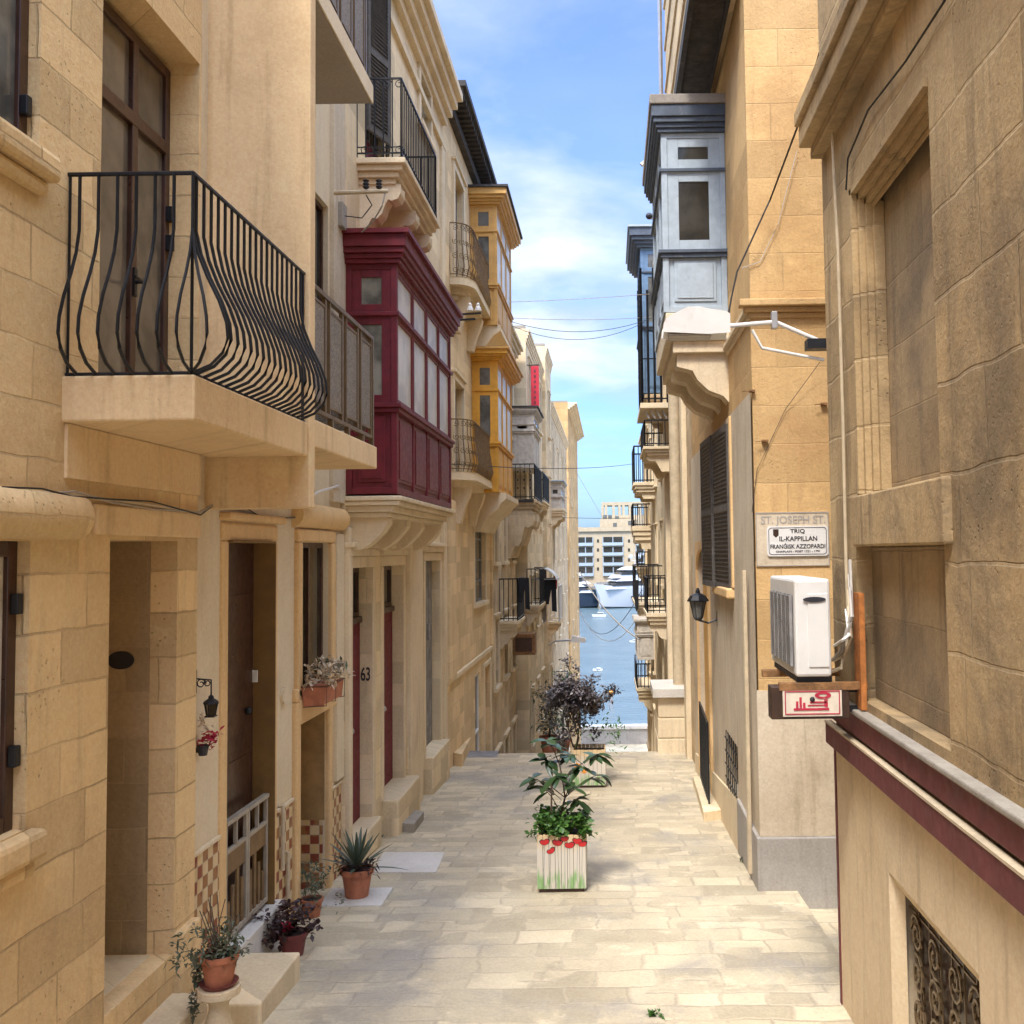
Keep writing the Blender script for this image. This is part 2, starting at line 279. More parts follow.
def planter_mat():
    m, t, b = newmat('painted_planter_boards'); g = nd(t, 'ShaderNodeTexCoord').outputs['Object']
    s = nd(t, 'ShaderNodeSeparateXYZ', {0: g}); a = nd(t, 'ShaderNodeMath', {0: s.outputs[0], 1: s.outputs[1]}, operation='ADD')
    sv = nd(t, 'ShaderNodeCombineXYZ', {0: a.outputs[0], 1: s.outputs[2], 2: 0.0}).outputs[0]
    st = nd(t, 'ShaderNodeMapping', {'Vector': sv, 'Scale': (16, 2.2, 1)}).outputs[0]
    nz = noise(t, st, 1.6, 6)
    zz = nd(t, 'ShaderNodeMath', {0: nz, 1: .35, 2: s.outputs[2]}, operation='MULTIPLY_ADD').outputs[0]
    col = mixc(t, ramp(t, zz, .55, .72), (.62, .56, .46), (.66, .48, .26))
    col = mixc(t, nd(t, 'ShaderNodeMath', {0: ramp(t, zz, .42, .30), 1: ramp(t, noise(t, st, 1.1, 3), .42, .6)}, operation='MULTIPLY').outputs[0], col, (.25, .42, .16))
    col = mixc(t, nd(t, 'ShaderNodeMath', {0: ramp(t, nz, .58, .7), 1: .6}, operation='MULTIPLY').outputs[0], col, (.27, .24, .22))
    t.links.new(col, b.inputs['Base Color']); b.inputs['Roughness'].default_value = .7; return m
M['planter'] = planter_mat()
# ------------------------------------------------------------------ mesh helpers
ORG = {}
class G:
    def __init__(s): s.v = []; s.f = []
    def add(s, vs, fs):
        n = len(s.v); s.v += [tuple(v) for v in vs]; s.f += [tuple(i+n for i in f) for f in fs]; return s
    def box(s, x0, x1, y0, y1, z0, z1):
        if x0 > x1: x0, x1 = x1, x0
        if y0 > y1: y0, y1 = y1, y0
        if z0 > z1: z0, z1 = z1, z0
        return s.add([(x0, y0, z0), (x1, y0, z0), (x1, y1, z0), (x0, y1, z0), (x0, y0, z1), (x1, y0, z1), (x1, y1, z1), (x0, y1, z1)],
              [(0, 3, 2, 1), (4, 5, 6, 7), (0, 1, 5, 4), (1, 2, 6, 5), (2, 3, 7, 6), (3, 0, 4, 7)])
    def lbox(s, o, u, n, a0, a1, z0, z1, t0, t1):      # box in a facade frame: u along, n outward
        vs = []
        for z in (z0, z1):
            for a, t in ((a0, t0), (a1, t0), (a1, t1), (a0, t1)): vs.append((o[0]+u[0]*a+n[0]*t, o[1]+u[1]*a+n[1]*t, z))
        return s.add(vs, [(0, 3, 2, 1), (4, 5, 6, 7), (0, 1, 5, 4), (1, 2, 6, 5), (2, 3, 7, 6), (3, 0, 4, 7)])
    def prism(s, pts, axis, a0, a1):                      # closed 2D outline extruded; axis y: pts=(x,z); x: pts=(y,z); z: pts=(x,y)
        n = len(pts); vs = []
        for a in (a0, a1):
            for p in pts: vs.append({'y': (p[0], a, p[1]), 'x': (a, p[0], p[1]), 'z': (p[0], p[1], a)}[axis])
        fs = [tuple(range(n)), tuple(range(2*n-1, n-1, -1))]+[(i, (i+1) % n, n+(i+1) % n, n+i) for i in range(n)]
        return s.add(vs, fs)
    def tube(s, pts, r, n=6, r1=None):
        pts = [Vector(p) for p in pts]; vs = []; m = len(pts)
        for i, p in enumerate(pts):
            d = (pts[min(i+1, m-1)]-pts[max(i-1, 0)]).normalized()
            a = d.cross(Vector((0, 0, 1)) if abs(d.z) < .9 else Vector((1, 0, 0))).normalized(); b = d.cross(a)
            rr = r if r1 is None else r+(r1-r)*i/(m-1)
            for k in range(n):
                t = 2*math.pi*(k+.5)/n; vs.append(p+a*math.cos(t)*rr+b*math.sin(t)*rr)
        fs = [(i*n+k, i*n+(k+1) % n, (i+1)*n+(k+1) % n, (i+1)*n+k) for i in range(m-1) for k in range(n)]
        fs += [tuple(range(n-1, -1, -1)), tuple(range((m-1)*n, m*n))]
        return s.add(vs, fs)
    def lathe(s, c, prof, n=20):                          # prof: (r, z)
        vs = []; m = len(prof)
        for r, z in prof:
            for k in range(n): t = 2*math.pi*k/n; vs.append((c[0]+r*math.cos(t), c[1]+r*math.sin(t), c[2]+z))
        fs = [(i*n+k, i*n+(k+1) % n, (i+1)*n+(k+1) % n, (i+1)*n+k) for i in range(m-1) for k in range(n)]
        fs += [tuple(range(n-1, -1, -1)), tuple(range((m-1)*n, m*n))]
        return s.add(vs, fs)
    def parts(s, name, mat, parent, **k):
        par = list(range(len(s.v)))
        def fd(i):
            while par[i] != i: par[i] = par[par[i]]; i = par[i]
            return i
        for f in s.f:
            for j in f[1:]: par[fd(f[0])] = fd(j)
        grp = {}
        for f in s.f: grp.setdefault(fd(f[0]), []).append(f)
        for fs in grp.values():
            ids = sorted({i for f in fs for i in f}); mp_ = {v: n for n, v in enumerate(ids)}; G().add([s.v[i] for i in ids], [tuple(mp_[i] for i in f) for f in fs]).obj(name, mat, parent, **k)
    def ball(s, c, r, n=8, sz=1): return s.lathe(c, [(max(.001, r*math.sin(math.pi*i/n)), -r*sz*math.cos(math.pi*i/n)) for i in range(n+1)], n+2)
    def leaf(s, p, d, L, W, bend=.25, nrm=None, k=4):
        d = d.normalized(); sd_ = d.cross(nrm or Vector((rnd.uniform(-.4, .4), rnd.uniform(-.4, .4), 1))).normalized()
        if sd_.length < .1: sd_ = Vector((1, 0, 0))
        nn = sd_.cross(d); vs = []; fs = []
        for i in range(k+1):
            t = i/k; wd = W*math.sin(math.pi*min(.97, max(.06, t)))**.8; c = p+d*(L*t)-Vector((0, 0, 1))*(bend*L*t*t)
            vs += [c-sd_*wd, c+nn*(wd*-.25), c+sd_*wd]
        for i in range(k): a = i*3; fs += [(a, a+1, a+4, a+3), (a+1, a+2, a+5, a+4)]
        return s.add(vs, fs)
    def obj(s, name, mat, parent=None, bev=0, smooth=False, label=None, cat=None, group=None, kind=None, org=None):
        me = bpy.data.meshes.new(name)
        if parent is not None: o_ = ORG[parent]
        else:
            if org is None:
                xs = [v[0] for v in s.v]; ys = [v[1] for v in s.v]; zs = [v[2] for v in s.v]
                org = ((min(xs)+max(xs))/2, (min(ys)+max(ys))/2, min(zs))
            o_ = Vector(org)
        me.from_pydata([(v[0]-o_.x, v[1]-o_.y, v[2]-o_.z) for v in s.v], [], s.f); me.update()
        me.materials.append(M[mat] if isinstance(mat, str) else mat)
        ob = bpy.data.objects.new(name, me); C.collection.objects.link(ob)
        if parent is not None: ob.parent = parent
        else: ob.location = o_
        ORG[ob] = o_
        if smooth:
            me.polygons.foreach_set('use_smooth', [True]*len(me.polygons))
            try: me.set_sharp_from_angle(angle=R(40))
            except Exception: pass
        if bev:
            md = ob.modifiers.new('bevel', 'BEVEL'); md.width = bev; md.segments = 2; md.limit_method = 'ANGLE'; md.angle_limit = R(40)
        tag(ob, label, cat, group, kind); return ob
def tag(o, label=None, cat=None, group=None, kind=None):
    for k, v in (('label', label), ('category', cat), ('group', group), ('kind', kind)):
        if v: o[k] = v
def thing(name, loc, label, cat, group=None):
    o = bpy.data.objects.new(name, None); C.collection.objects.link(o); o.location = loc; ORG[o] = Vector(loc); o.empty_display_size = .2
    tag(o, label, cat, group); return o
def text(s, x0, x1, z0, z1, Y, mat, parent, name='lettering', axis='y', depth=.003, bold=.018):
    cu = bpy.data.curves.new('t', 'FONT'); cu.body = s; cu.extrude = depth/2; cu.resolution_u = 3; cu.offset = bold
    ob = bpy.data.objects.new('t', cu); C.collection.objects.link(ob); bpy.context.view_layer.update()
    me = bpy.data.meshes.new_from_object(ob.evaluated_get(bpy.context.evaluated_depsgraph_get()))
    co = [v.co.copy() for v in me.vertices]; fs = [tuple(p.vertices) for p in me.polygons]
    bpy.data.objects.remove(ob); ax0 = min(c.x for c in co); ax1 = max(c.x for c in co); ay0 = min(c.y for c in co); ay1 = max(c.y for c in co)
    g = G(); vs = []
    for c in co:
        h = x0+(c.x-ax0)/(ax1-ax0)*(x1-x0); z = z0+(c.y-ay0)/(ay1-ay0)*(z1-z0)
        vs.append((h, Y-c.z, z) if axis == 'y' else (Y+c.z, h, z))
    g.add(vs, fs); return g.obj(name, mat, parent)
# ------------------------------------------------------------------ architecture helpers
# side -1: facade on the left (outward normal +X), side +1: right (outward normal -X)
def facade(side, X, y0, y1, z0, z1, holes, g=None, back=None):
    g = g or G(); n = -side
    ys = sorted({y0, y1, *[h[0] for h in holes], *[h[1] for h in holes]}); zs = sorted({z0, z1, *[h[2] for h in holes], *[h[3] for h in holes]})
    ys = [y for y in ys if y0 <= y <= y1]; zs = [z for z in zs if z0 <= z <= z1]
    def q(a, b, c, d): g.add([a, b, c, d], [(0, 1, 2, 3) if side < 0 else (3, 2, 1, 0)])
    for i in range(len(ys)-1):
        for j in range(len(zs)-1):
            ym, zm = (ys[i]+ys[i+1])/2, (zs[j]+zs[j+1])/2
            if any(h[0] < ym < h[1] and h[2] < zm < h[3] for h in holes): continue
            q((X, ys[i], zs[j]), (X, ys[i+1], zs[j]), (X, ys[i+1], zs[j+1]), (X, ys[i], zs[j+1]))
    for a, b, c, d, dep in holes:
        Xi = X-n*(dep+.10)
        q((Xi, a, c), (X, a, c), (X, a, d), (Xi, a, d)); q((X, b, c), (Xi, b, c), (Xi, b, d), (X, b, d))
        q((X, a, d), (X, b, d), (Xi, b, d), (Xi, a, d)); q((Xi, a, c), (Xi, b, c), (X, b, c), (X, a, c))
        q((Xi, a, c), (Xi, b, c), (Xi, b, d), (Xi, a, d))
    return g
def house(side, X, y0, y1, ztop, holes, mat, label, depth=6, roofmat='soffit', zbot=None, parapet=.0):
    zb = zbot if zbot is not None else min(gz(y0), gz(y1), streetz(y1))-1.2
    t = thing('townhouse', (X+side*.5, (y0+y1)/2, zb), label, 'house', 'old limestone townhouses along the street')
    g = facade(side, X, y0, y1, zb, ztop, holes); Xb = X+side*depth
    g.add([(X, y0, zb), (Xb, y0, zb), (Xb, y0, ztop), (X, y0, ztop)], [(0, 1, 2, 3)]); g.add([(X, y1, zb), (Xb, y1, zb), (Xb, y1, ztop), (X, y1, ztop)], [(3, 2, 1, 0)])
    g.add([(Xb, y0, zb), (Xb, y1, zb), (Xb, y1, ztop), (Xb, y0, ztop)], [(0, 1, 2, 3)])
    g.obj('wall', mat, t)
    G().box(X+side*.02, Xb, y0, y1, ztop+.003, ztop+.10).obj('roof', roofmat, t)
    return t
def window(t, side, X, h, dep, fm='brown', gm='glassd', nv=1, nh=0, fw_=.05, name='window', trans=None, bev=0):
    y0, y1, z0, z1 = h; n = -side; Xf = X-n*dep; g = G(); d = .05
    a, b = sorted((Xf, Xf-n*d))
    g.box(a, b, y0, y0+fw_, z0, z1).box(a, b, y1-fw_, y1, z0, z1).box(a, b, y0+fw_, y1-fw_, z0, z0+fw_).box(a, b, y0+fw_, y1-fw_, z1-fw_, z1)
    a2, b2 = sorted((Xf+n*.006, Xf-n*d*.8))
    for k in range(1, nv+1):
        yc = y0+(y1-y0)*k/(nv+1); g.box(a2, b2, yc-fw_*.55, yc+fw_*.55, z0+fw_, z1-fw_)
    for k in range(1, nh+1):
        zc = z0+(z1-z0)*k/(nh+1); g.box(a2-.002, b2+.002, y0+fw_, y1-fw_, zc-fw_*.4, zc+fw_*.4)
    if trans: g.box(a2-.004, b2+.004, y0+fw_, y1-fw_, trans-fw_*.6, trans+fw_*.6)
    o = g.obj(name, fm, t, bev=bev)
    a3, b3 = sorted((Xf-n*d*.5, Xf-n*(d*.5+.012)))
    G().box(a3, b3, y0+fw_*.6, y1-fw_*.6, z0+fw_*.6, z1-fw_*.6).obj('pane', gm, o); return o
def surround(side, X, h, wd=.10, pr=.03, g=None, sill=True, lint=True):
    g = g or G(); n = -side; y0, y1, z0, z1 = h; a, b = sorted((X-n*.02, X+n*pr))
    g.box(a, b, y0-wd, y0-.002, z0, z1).box(a, b, y1+.002, y1+wd, z0, z1).box(a, b, y0-wd, y1+wd, z1+.002, z1+wd)
    if lint:
        a2, b2 = sorted((X-n*.02, X+n*(pr+.04))); g.box(a2, b2, y0-wd-.03, y1+wd+.03, z1+wd+.002, z1+wd+.05)
    if sill:
        a2, b2 = sorted((X-n*.02, X+n*(pr+.05))); g.box(a2, b2, y0-wd-.02, y1+wd+.02, z0-.09, z0-.002)
    return g
def rail(pts, z0, z1, sp, r, g=None, prof=None, n=5, low=True, rr=None, out=None):
    """iron railing following the plan polyline pts"""
    g = g or G(); rr = rr or r*1.6
    for i in range(len(pts)-1):
        a, b = Vector((*pts[i], 0)), Vector((*pts[i+1], 0)); L = (b-a).length; u = (b-a)/L; nn = Vector((u.y, -u.x, 0))
        if out and nn.dot(Vector((*out, 0))-(a+b)/2) < 0: nn = -nn
        k = max(1, round(L/sp))
        g.tube([a+Vector((0, 0, z1)), b+Vector((0, 0, z1))], rr, 4)
        g.tube([a+Vector((0, 0, z0+(.06 if low else .01))), b+Vector((0, 0, z0+(.06 if low else .01)))], rr*.8, 4)
        for j in range(k+1):
            p = a+u*(L*j/k)
            if prof: g.tube([p+nn*o_+Vector((0, 0, z1+(z0-z1)*t_)) for t_, o_ in prof], r, n)
            else: g.tube([p+Vector((0, 0, z0)), p+Vector((0, 0, z1))], r if 0 < j < k else r*1.4, n)
    return g
def scroll(g, c, u, r0_, r1_, turns, th, rr, z=1, n=4, seg=9):
    pts = []
    for i in range(int(seg*turns)+1):
        a = th+2*math.pi*i/seg; q = r0_+(r1_-r0_)*i/(seg*turns)
        pts.append(Vector(c)+Vector(u)*(q*math.cos(a))+Vector((0, 0, 1))*(q*math.sin(a)*z))
    g.tube(pts, rr, n)
def balcony(t, side, X, Xf, y0, y1, z, th=.2, mat='carved', corb=2, cd_=.5, mould=3, name='balcony', full=False):
    """stone slab with stepped moulding and scroll corbels; top at z"""
    n = -side; g = G()
    for k in range(mould):
        e = .045*k; h0 = z-th*k/mould; h1 = z-th*(k+1)/mould
        a, b = sorted((X-n*.03, Xf-n*e)); g.box(a, b, y0+e, y1-e, h1, h0-.002 if k else h0)
    zt = z-th; w_ = Xf-n*.09-X
    prof = [(X-n*.03, zt), (X+w_, zt), (X+w_, zt-.09), (X+w_*.93, zt-.15), (X+w_*.78, zt-.17), (X+w_*.7, zt-.15), (X+w_*.62, zt-.21), (X+w_*.55, zt-.31), (X+w_*.42, zt-.37), (X+w_*.3, zt-.36), (X+w_*.22, zt-.42), (X+w_*.12, zt-cd_), (X-n*.03, zt-cd_)]
    sc = cd_/.5; prof = [(x, zt+(zz-zt)*sc if zz > zt-cd_+.001 else zt-cd_) for x, zz in prof]
    if full: g.prism(prof, 'y', y0+.10, y1-.10)
    else:
        for k in range(corb):
            c_ = y0+.28+(y1-y0-.56)*(k/(corb-1) if corb > 1 else .5); g.prism(prof, 'y', c_-.12, c_+.12)
    return g.obj(name, mat, t, bev=.008)
def bay(t, side, X, Xf, y0, y1, zb, zs, zm, zc, zt, mt, dk=None, gl='glassd', gl2='curtain', cols=3, over=.14, roofm=None, ncols=1, label=None, trim=None, boards=False):
    """closed timber balcony. zb bottom, zs sill cornice, zm mid rail, zc cornice bottom, zt top"""
    n = -side; dk = dk or mt; trim = trim or mt; W = abs(Xf-X); g = G(); pn = G()
    faces = [((X, y0), (n, 0), (0, -1), W, ncols, gl), ((Xf, y0), (0, 1), (n, 0), y1-y0, cols, gl2), ((X, y1), (n, 0), (0, 1), W, ncols, gl)]
    body = None; panes = {}
    cx0, cx1 = sorted((X-n*.02, Xf-n*.045)); g.box(cx0, cx1, y0+.045, y1-.045, zb, zb+.02)
    core = G(); e = .07
    for o, u, nn, L, nc, gm in faces:
        def P(a0, a1, z0, z1, t0, t1, gg=g): gg.lbox(o, u, nn, a0, a1, z0, z1, t0, t1)
        pw = min(.07, L*.12)
        P(.003, pw, zb, zc, -.05, 0); P(L-pw, L-.003, zb, zc, -.05, 0)
        for a, b in ((zb, zb+.07), (zs-.06, zs+.02), (zm-.03, zm+.03), (zc-.06, zc)): P(pw, L-pw, a, b, -.05, -.003)
        iw = (L-2*pw)/nc
        for k in range(nc):
            a0 = pw+iw*k; a1 = a0+iw
            if k: P(a0-.022, a0+.022, zb+.07, zc-.06, -.048, -.005)
            s0, s1 = a0+(.022 if k else 0), a1-(.022 if k < nc-1 else 0)
            # lower panel, raised field
            P(s0, s1, zb+.07, zs-.06, -.045, -.03)
            m_ = min(.06, (s1-s0)*.2)
            if boards:
                for q in range(5): P(s0+(s1-s0)*(q+.1)/5, s0+(s1-s0)*(q+.9)/5, zb+.08, zs-.07, -.03, -.018)
            else:
                P(s0+m_, s1-m_, zb+.07+m_, zs-.06-m_, -.03, -.014); P(s0+m_*1.6, s1-m_*1.6, zb+.07+m_*1.6, zs-.06-m_*1.6, -.014, -.004)
            # sash frames with panes
            for za, zbb in ((zs+.02, zm-.03), (zm+.03, zc-.06)):
                f_ = min(.055, (s1-s0)*.2) if nc > 1 else min(.13, (s1-s0)*.24)
                P(s0, s0+f_, za, zbb, -.04, -.012); P(s1-f_, s1, za, zbb, -.04, -.012); P(s0+f_, s1-f_, za, za+f_*.8, -.04, -.012); P(s0+f_, s1-f_, zbb-f_*.8, zbb, -.04, -.012)
                pg = G(); P(s0+f_*.5, s1-f_*.5, za+f_*.4, zbb-f_*.4, -.036, -.026, pg); panes.setdefault(gm, []).append(pg)
    body = g.obj('bay_window', mt, t, bev=.004)
    for gm, gl_ in panes.items():
        for gg in gl_: gg.obj('pane', gm, body)
    a, b = sorted((X-n*.02, Xf+n*.05))
    cg = G().box(a, b, y0-.05, y1+.05, zs-.04, zs+.0); a, b = sorted((X-n*.02, Xf+n*.025)); cg.box(a, b, y0-.025, y1+.025, zs-.09, zs-.042)
    cg.box(a, b, y0-.02, y1+.02, zm-.02, zm+.02); cg.obj('moulding', dk, body, bev=.004)
    cg = G(); st = 4; lv = (0, .16, .34, .55, 1.0)
    for k in range(st):
        ov = over*(.35, .55, .8, 1.0)[k]; a, b = sorted((X-n*.02, Xf+n*ov)); cg.box(a, b, y0-ov, y1+ov, zc+(zt-zc)*lv[k]+.001, zc+(zt-zc)*lv[k+1])
    cg.obj('cornice', trim, body, bev=.006)
    if roofm:
        a, b = sorted((X-n*.02, Xf+n*(over+.04))); G().box(a, b, y0-over-.04, y1+over+.04, zt+.002, zt+.05).obj('bay_roof', roofm, body)
    return body
def louvre(t, p0, p1, z0, z1, mat='louvre', th=.035, name='shutter'):
    a = Vector((*p0, 0)); b = Vector((*p1, 0)); L = (b-a).length; u = (b-a)/L; n = Vector((u.y, -u.x, 0)); g = G()
    for s0, s1, za, zb in ((0, .05, z0, z1), (L-.05, L, z0, z1), (.05, L-.05, z0, z0+.07), (.05, L-.05, z1-.07, z1), (.05, L-.05, (z0+z1)/2-.04, (z0+z1)/2+.04)):
        g.lbox(a, u, n, s0, s1, za, zb, -th/2, th/2)
    for za, zb in ((z0+.07, (z0+z1)/2-.04), ((z0+z1)/2+.04, z1-.07)):
        k = int((zb-za)/.048)
        for i in range(k):
            z = za+(zb-za)*(i+.5)/k; c0, c1 = a+u*.05, a+u*(L-.05)
            g.add([c0+n*.016+Vector((0, 0, z-.018)), c1+n*.016+Vector((0, 0, z-.018)), c1-n*.016+Vector((0, 0, z+.018)), c0-n*.016+Vector((0, 0, z+.018)),
                   c0+n*.016+Vector((0, 0, z-.010)), c1+n*.016+Vector((0, 0, z-.010)), c1-n*.016+Vector((0, 0, z+.026)), c0-n*.016+Vector((0, 0, z+.026))],
                  [(0, 1, 2, 3), (7, 6, 5, 4), (0, 4, 5, 1), (3, 2, 6, 7)])
    g.lbox(a, u, n, .05, L-.05, z0+.07, z1-.07, -.004, -.001)
    return g.obj(name, mat, t)
def cable(pts, r=.008, mat='black', label='', cat='cable', sag=0, n=5, name='cable', group=None):
    P = [Vector(p) for p in pts]; out = []
    for i in range(len(P)-1):
        k = 10 if sag else 4
        for j in range(k):
            t_ = j/k; q = P[i].lerp(P[i+1], t_); q.z -= sag*4*t_*(1-t_); out.append(q)
    out.append(P[-1]); return G().tube(out, r, n).obj(name, mat, None, label=label, cat=cat, smooth=True, group=group)
# street height: gentle slope, crest, steep stepped descent, quay terrace
YC = 19.6
def streetz(y):
    if y <= YC: return gz(y)
    if y < 83: return gz(YC)-(y-YC)*(16.0+gz(YC))/(83-YC)
    return -16.0
#PART2
def Q(X, pa, pb, pt, pm, q=None):
    q = pa if q is None else q; m = (pt+pm)/2
    return (hx(pa, m, X).y, hx(pb, m, X).y, hx(q, pm, X).z, hx(q, pt, X).z)
XA, XB, XC, XD, XR, XO = -2.8, -2.85, -2.8, -2.8, 1.55, 1.42
YA = hx(197, 600, XA).y; YB = hx(345, 640, XA).y; YCC = hx(445, 640, XA).y; YD = 24.0
YR = hx(833, 600, XR).y; YO = 10.0
# ------------------------------------------------------------------ ground
g = G(); XE = 1.74
g.add([(-3.4, -9, gz(-9)), (XE, -9, gz(-9)), (XE, YO+.3, gz(YO+.3)), (-3.4, YO+.3, gz(YO+.3))], [(0, 1, 2, 3)])
g.add([(XE, -9, gz(-9)), (XE, -9, gz(-9)-.4), (XE, YO+.3, gz(YO+.3)-.4), (XE, YO+.3, gz(YO+.3))], [(0, 1, 2, 3)])
g.add([(-3.4, YO+.3, gz(YO+.3)), (XE, YO+.3, gz(YO+.3)), (XE, YC, gz(YC)), (-3.4, YC, gz(YC))], [(0, 1, 2, 3)])
g.obj('street', 'pave', kind='structure')
g = G(); g.add([(XE+.001, -9, gz(-9)-.17), (9, -9, gz(-9)-.17), (9, YO+.5, gz(YO+.5)-.17), (XE+.001, YO+.5, gz(YO+.5)-.17)], [(0, 1, 2, 3)])
g.obj('side_path', 'pave', kind='structure')
g = G(); ns = 72; y = YC
for k in range(ns):
    y2 = YC+(83-YC)*(k+1)/ns; z = gz(YC)+(-16.0-gz(YC))*(k+1)/ns; g.box(-3.4, 2.4, y, y2+.02, z-.5, z); y = y2
g.box(-5, 5, 83.02, 86.4, -16.5, -16.004)
g.obj('steps', 'pave', kind='structure')
prof = [(-60, gz(-60)-.5), (YC, gz(YC)-.5), (83, -16.6), (87.5, -16.6), (87.6, -26), (1500, -26), (1500, -30), (-60, -30)]
g = G(); g.prism(prof, 'x', -400, 400); g.obj('ground', 'ground', kind='structure')
g = G(); g.add([(-2500, 87.62, -22), (2500, 87.62, -22), (2500, 4500, -22), (-2500, 4500, -22)], [(0, 1, 2, 3)]); g.obj('sea', 'sea', kind='structure')
# parapet at the end of the street
g = G().box(-5, 5, 86.4, 86.9, -16.6, -14.75); pw_ = g.obj('sea_wall', 'greyR', label='low grey wall with pale coping at the foot of the street above the water', cat='wall')
G().box(-5.1, 5.1, 86.25, 87.3, -14.745, -14.5).obj('coping', 'slab', pw_)
# ------------------------------------------------------------------ LEFT: house A (nearest, block-jointed limestone)
hWl = Q(XA, -140, 28, 541, 828, 28); hWu = Q(XA, -140, 41, -60, 155, 41)
hAl = (hx(108, 700, XA).y, hx(176, 700, XA).y, -2.50, hx(176, 541, XA).z)
ybd0, ybd1 = hx(100, 240, XA).y, YA-.03
zs1 = hx(199, 373, -2.1).z
hBd = (ybd0, ybd1, .93, 3.42)
A = house(-1, XA, -7, YA, 7.2, [hWl+(.12,), hWu+(.12,), hAl+(.80,), hBd+(.24,)], 'stoneA', 'nearest left house of jointed honey limestone with curved black iron balcony')
window(A, -1, XA, hWl, .06, 'brown', 'curtain', 1, 0, .075, bev=.006)
window(A, -1, XA, hWu, .06, 'brown', 'glassg', 1, 0, .075, bev=.006)
for h in (hWl, hWu):
    g = G(); g.box(XA-.02, XA+.09, h[0]-.1, h[1]+.06, h[2]-.14, h[2]-.003); g.box(XA-.02, XA+.05, h[0]-.1, h[1]+.02, h[2]-.22, h[2]-.142); g.obj('window_sill', 'stoneA', A, bev=.03)
for z in (hWl[2]+.35, hWl[3]-.30, hWu[2]+.22):
    G().box(XA-.06, XA-.02, hWl[1]-.06, hWl[1]-.012, z-.05, z+.05).obj('hinge', 'iron', A, bev=.006)
# rounded lintel roll over lower window
zl = hWl[3]
pr = [(XA-.01, zl+.01)]+[(XA+.10*math.sin(a)+.0, zl+.13-.12*math.cos(a)) for a in [i*math.pi/8 for i in range(9)]]+[(XA-.01, zl+.26)]
G().prism(pr, 'y', -2, hWl[1]+.42).obj('lintel', 'stoneA', A, smooth=True)
# the alcove: back, oval plate, steps
yA0, yA1 = hAl[0], hAl[1]
pv = hy(122, 660, yA1); g = G(); g.prism([(pv.x+.085*math.cos(2*math.pi*i/28), pv.z+.058*math.sin(2*math.pi*i/28)) for i in range(28)], 'y', yA1-.02, yA1-.002)
G().box(XA-.89, XA-.17, yA1-.012, yA1-.002, -2.51, hAl[3]-.002).obj('recess_wall', 'recess', A)  # dark-coloured panel standing in for the shade deep inside the doorway
g.obj('oval_plaque', 'ink', label='small black oval plate inside the doorway recess', cat='plaque')
g = G(); g.box(XA-.89, XA-.12, yA0+.01, yA1-.013, -3.6, -2.499); g.box(XA-.119, XA+.22, yA0-.25, yA1-.0, -3.6, -2.74); g.parts('doorstep', 'stoneC', A, bev=.015)
g = G().box(XA-.02, XA+.055, yA1-.0, YA-.01, -3.7, hx(180, 928, XA).z); g.box(XA-.02, XA+.10, yA1+.0, YA-.012, -3.7, hx(180, 1000, XA).z)
g.box(XA-.02, XA+.06, 2, yA0, -3.7, -2.62); g.parts('plinth', 'stoneA', A, bev=.02)
G().box(XA+.001, XA+.03, ybd0-.05, YA-.01, hx(200, 541, XA).z+.02, .30).obj('lintel_band', 'renderA', A, bev=.01)
G().box(XA+.001, XA+.018, hx(64, 450, XA).y+.0, YA-.004, .42, .70).obj('render_panel', 'renderA', A)
# balcony door, in its deep rendered recess
Xd = XA-.24; hd = (ybd0+.30, ybd1, .93, 3.37)
d_ = window(A, -1, XA, (hd[0], hd[1], hd[2], hd[3]), .20, 'brown', 'doorglass', 1, 0, .07, name='balcony_door', trans=2.80, bev=.005)
g = G()
for z in (1.15, 2.35, 2.15): g.box(XA-.20, XA-.16, hd[1]-.06, hd[1]-.01, z-.05, z+.05)
ym = (hd[0]+hd[1])/2; g.tube([(XA-.19, ym, 1.75), (XA-.13, ym, 1.75), (XA-.13, ym-.13, 1.75)], .012, 6); g.box(XA-.2, XA-.18, ym-.02, ym+.02, 1.66, 1.84); g.parts('handle', 'iron', d_)
# right jamb render column and curved head of the recess
g = G(); pts = [(XA-.26, ybd1+.0), (XA-.26, ybd1+.001)]
pr = [(XA-.3, 3.50), (XA-.3, 3.36)]+[(XA-.26+.24*math.sin(a), 3.36+.20*(1-math.cos(a))) for a in [i*math.pi/2/6 for i in range(7)]]+[(XA-.01, 3.6), (XA-.3, 3.6)]
# balcony A : slab + iron belly railing
XF = -2.12; yb0 = hx(62, 395, XA).y; yb1 = 7.19
zt = hy(130, 375, yb0).z; zb_ = hy(130, 421, yb0).z
s_ = G().box(XA-.02, XF, yb0, yb1, zb_, zt).obj('balcony', 'renderA', A, bev=.012)
bp_ = [(0, 0), (.14, .0), (.28, .0), (.40, .028), (.52, .078), (.64, .14), (.75, .18), (.83, .188), (.90, .162), (.96, .10), (1, .0)]
zr = hy(187, 173, yb0+.03).z
g = G(); xo = XF-.03
def belly(p, nn, r=.0095):
    g.tube([Vector((p[0], p[1], zr+(zt+.01-zr)*t_))+Vector((nn[0], nn[1], 0))*o_ for t_, o_ in bp_], r, 6)
for k in range(6): belly((XA+.06+(xo-XA-.06)*(k/6), yb0+.03), (0, -1))
nb = 19
for k in range(nb): belly((xo, yb0+.03+(yb1-.06-yb0)*(k+.45)/nb), (1, 0))
for nn in ((0, -1), (1, 0), (.7, -.7)): belly((xo, yb0+.03), nn, .0085)
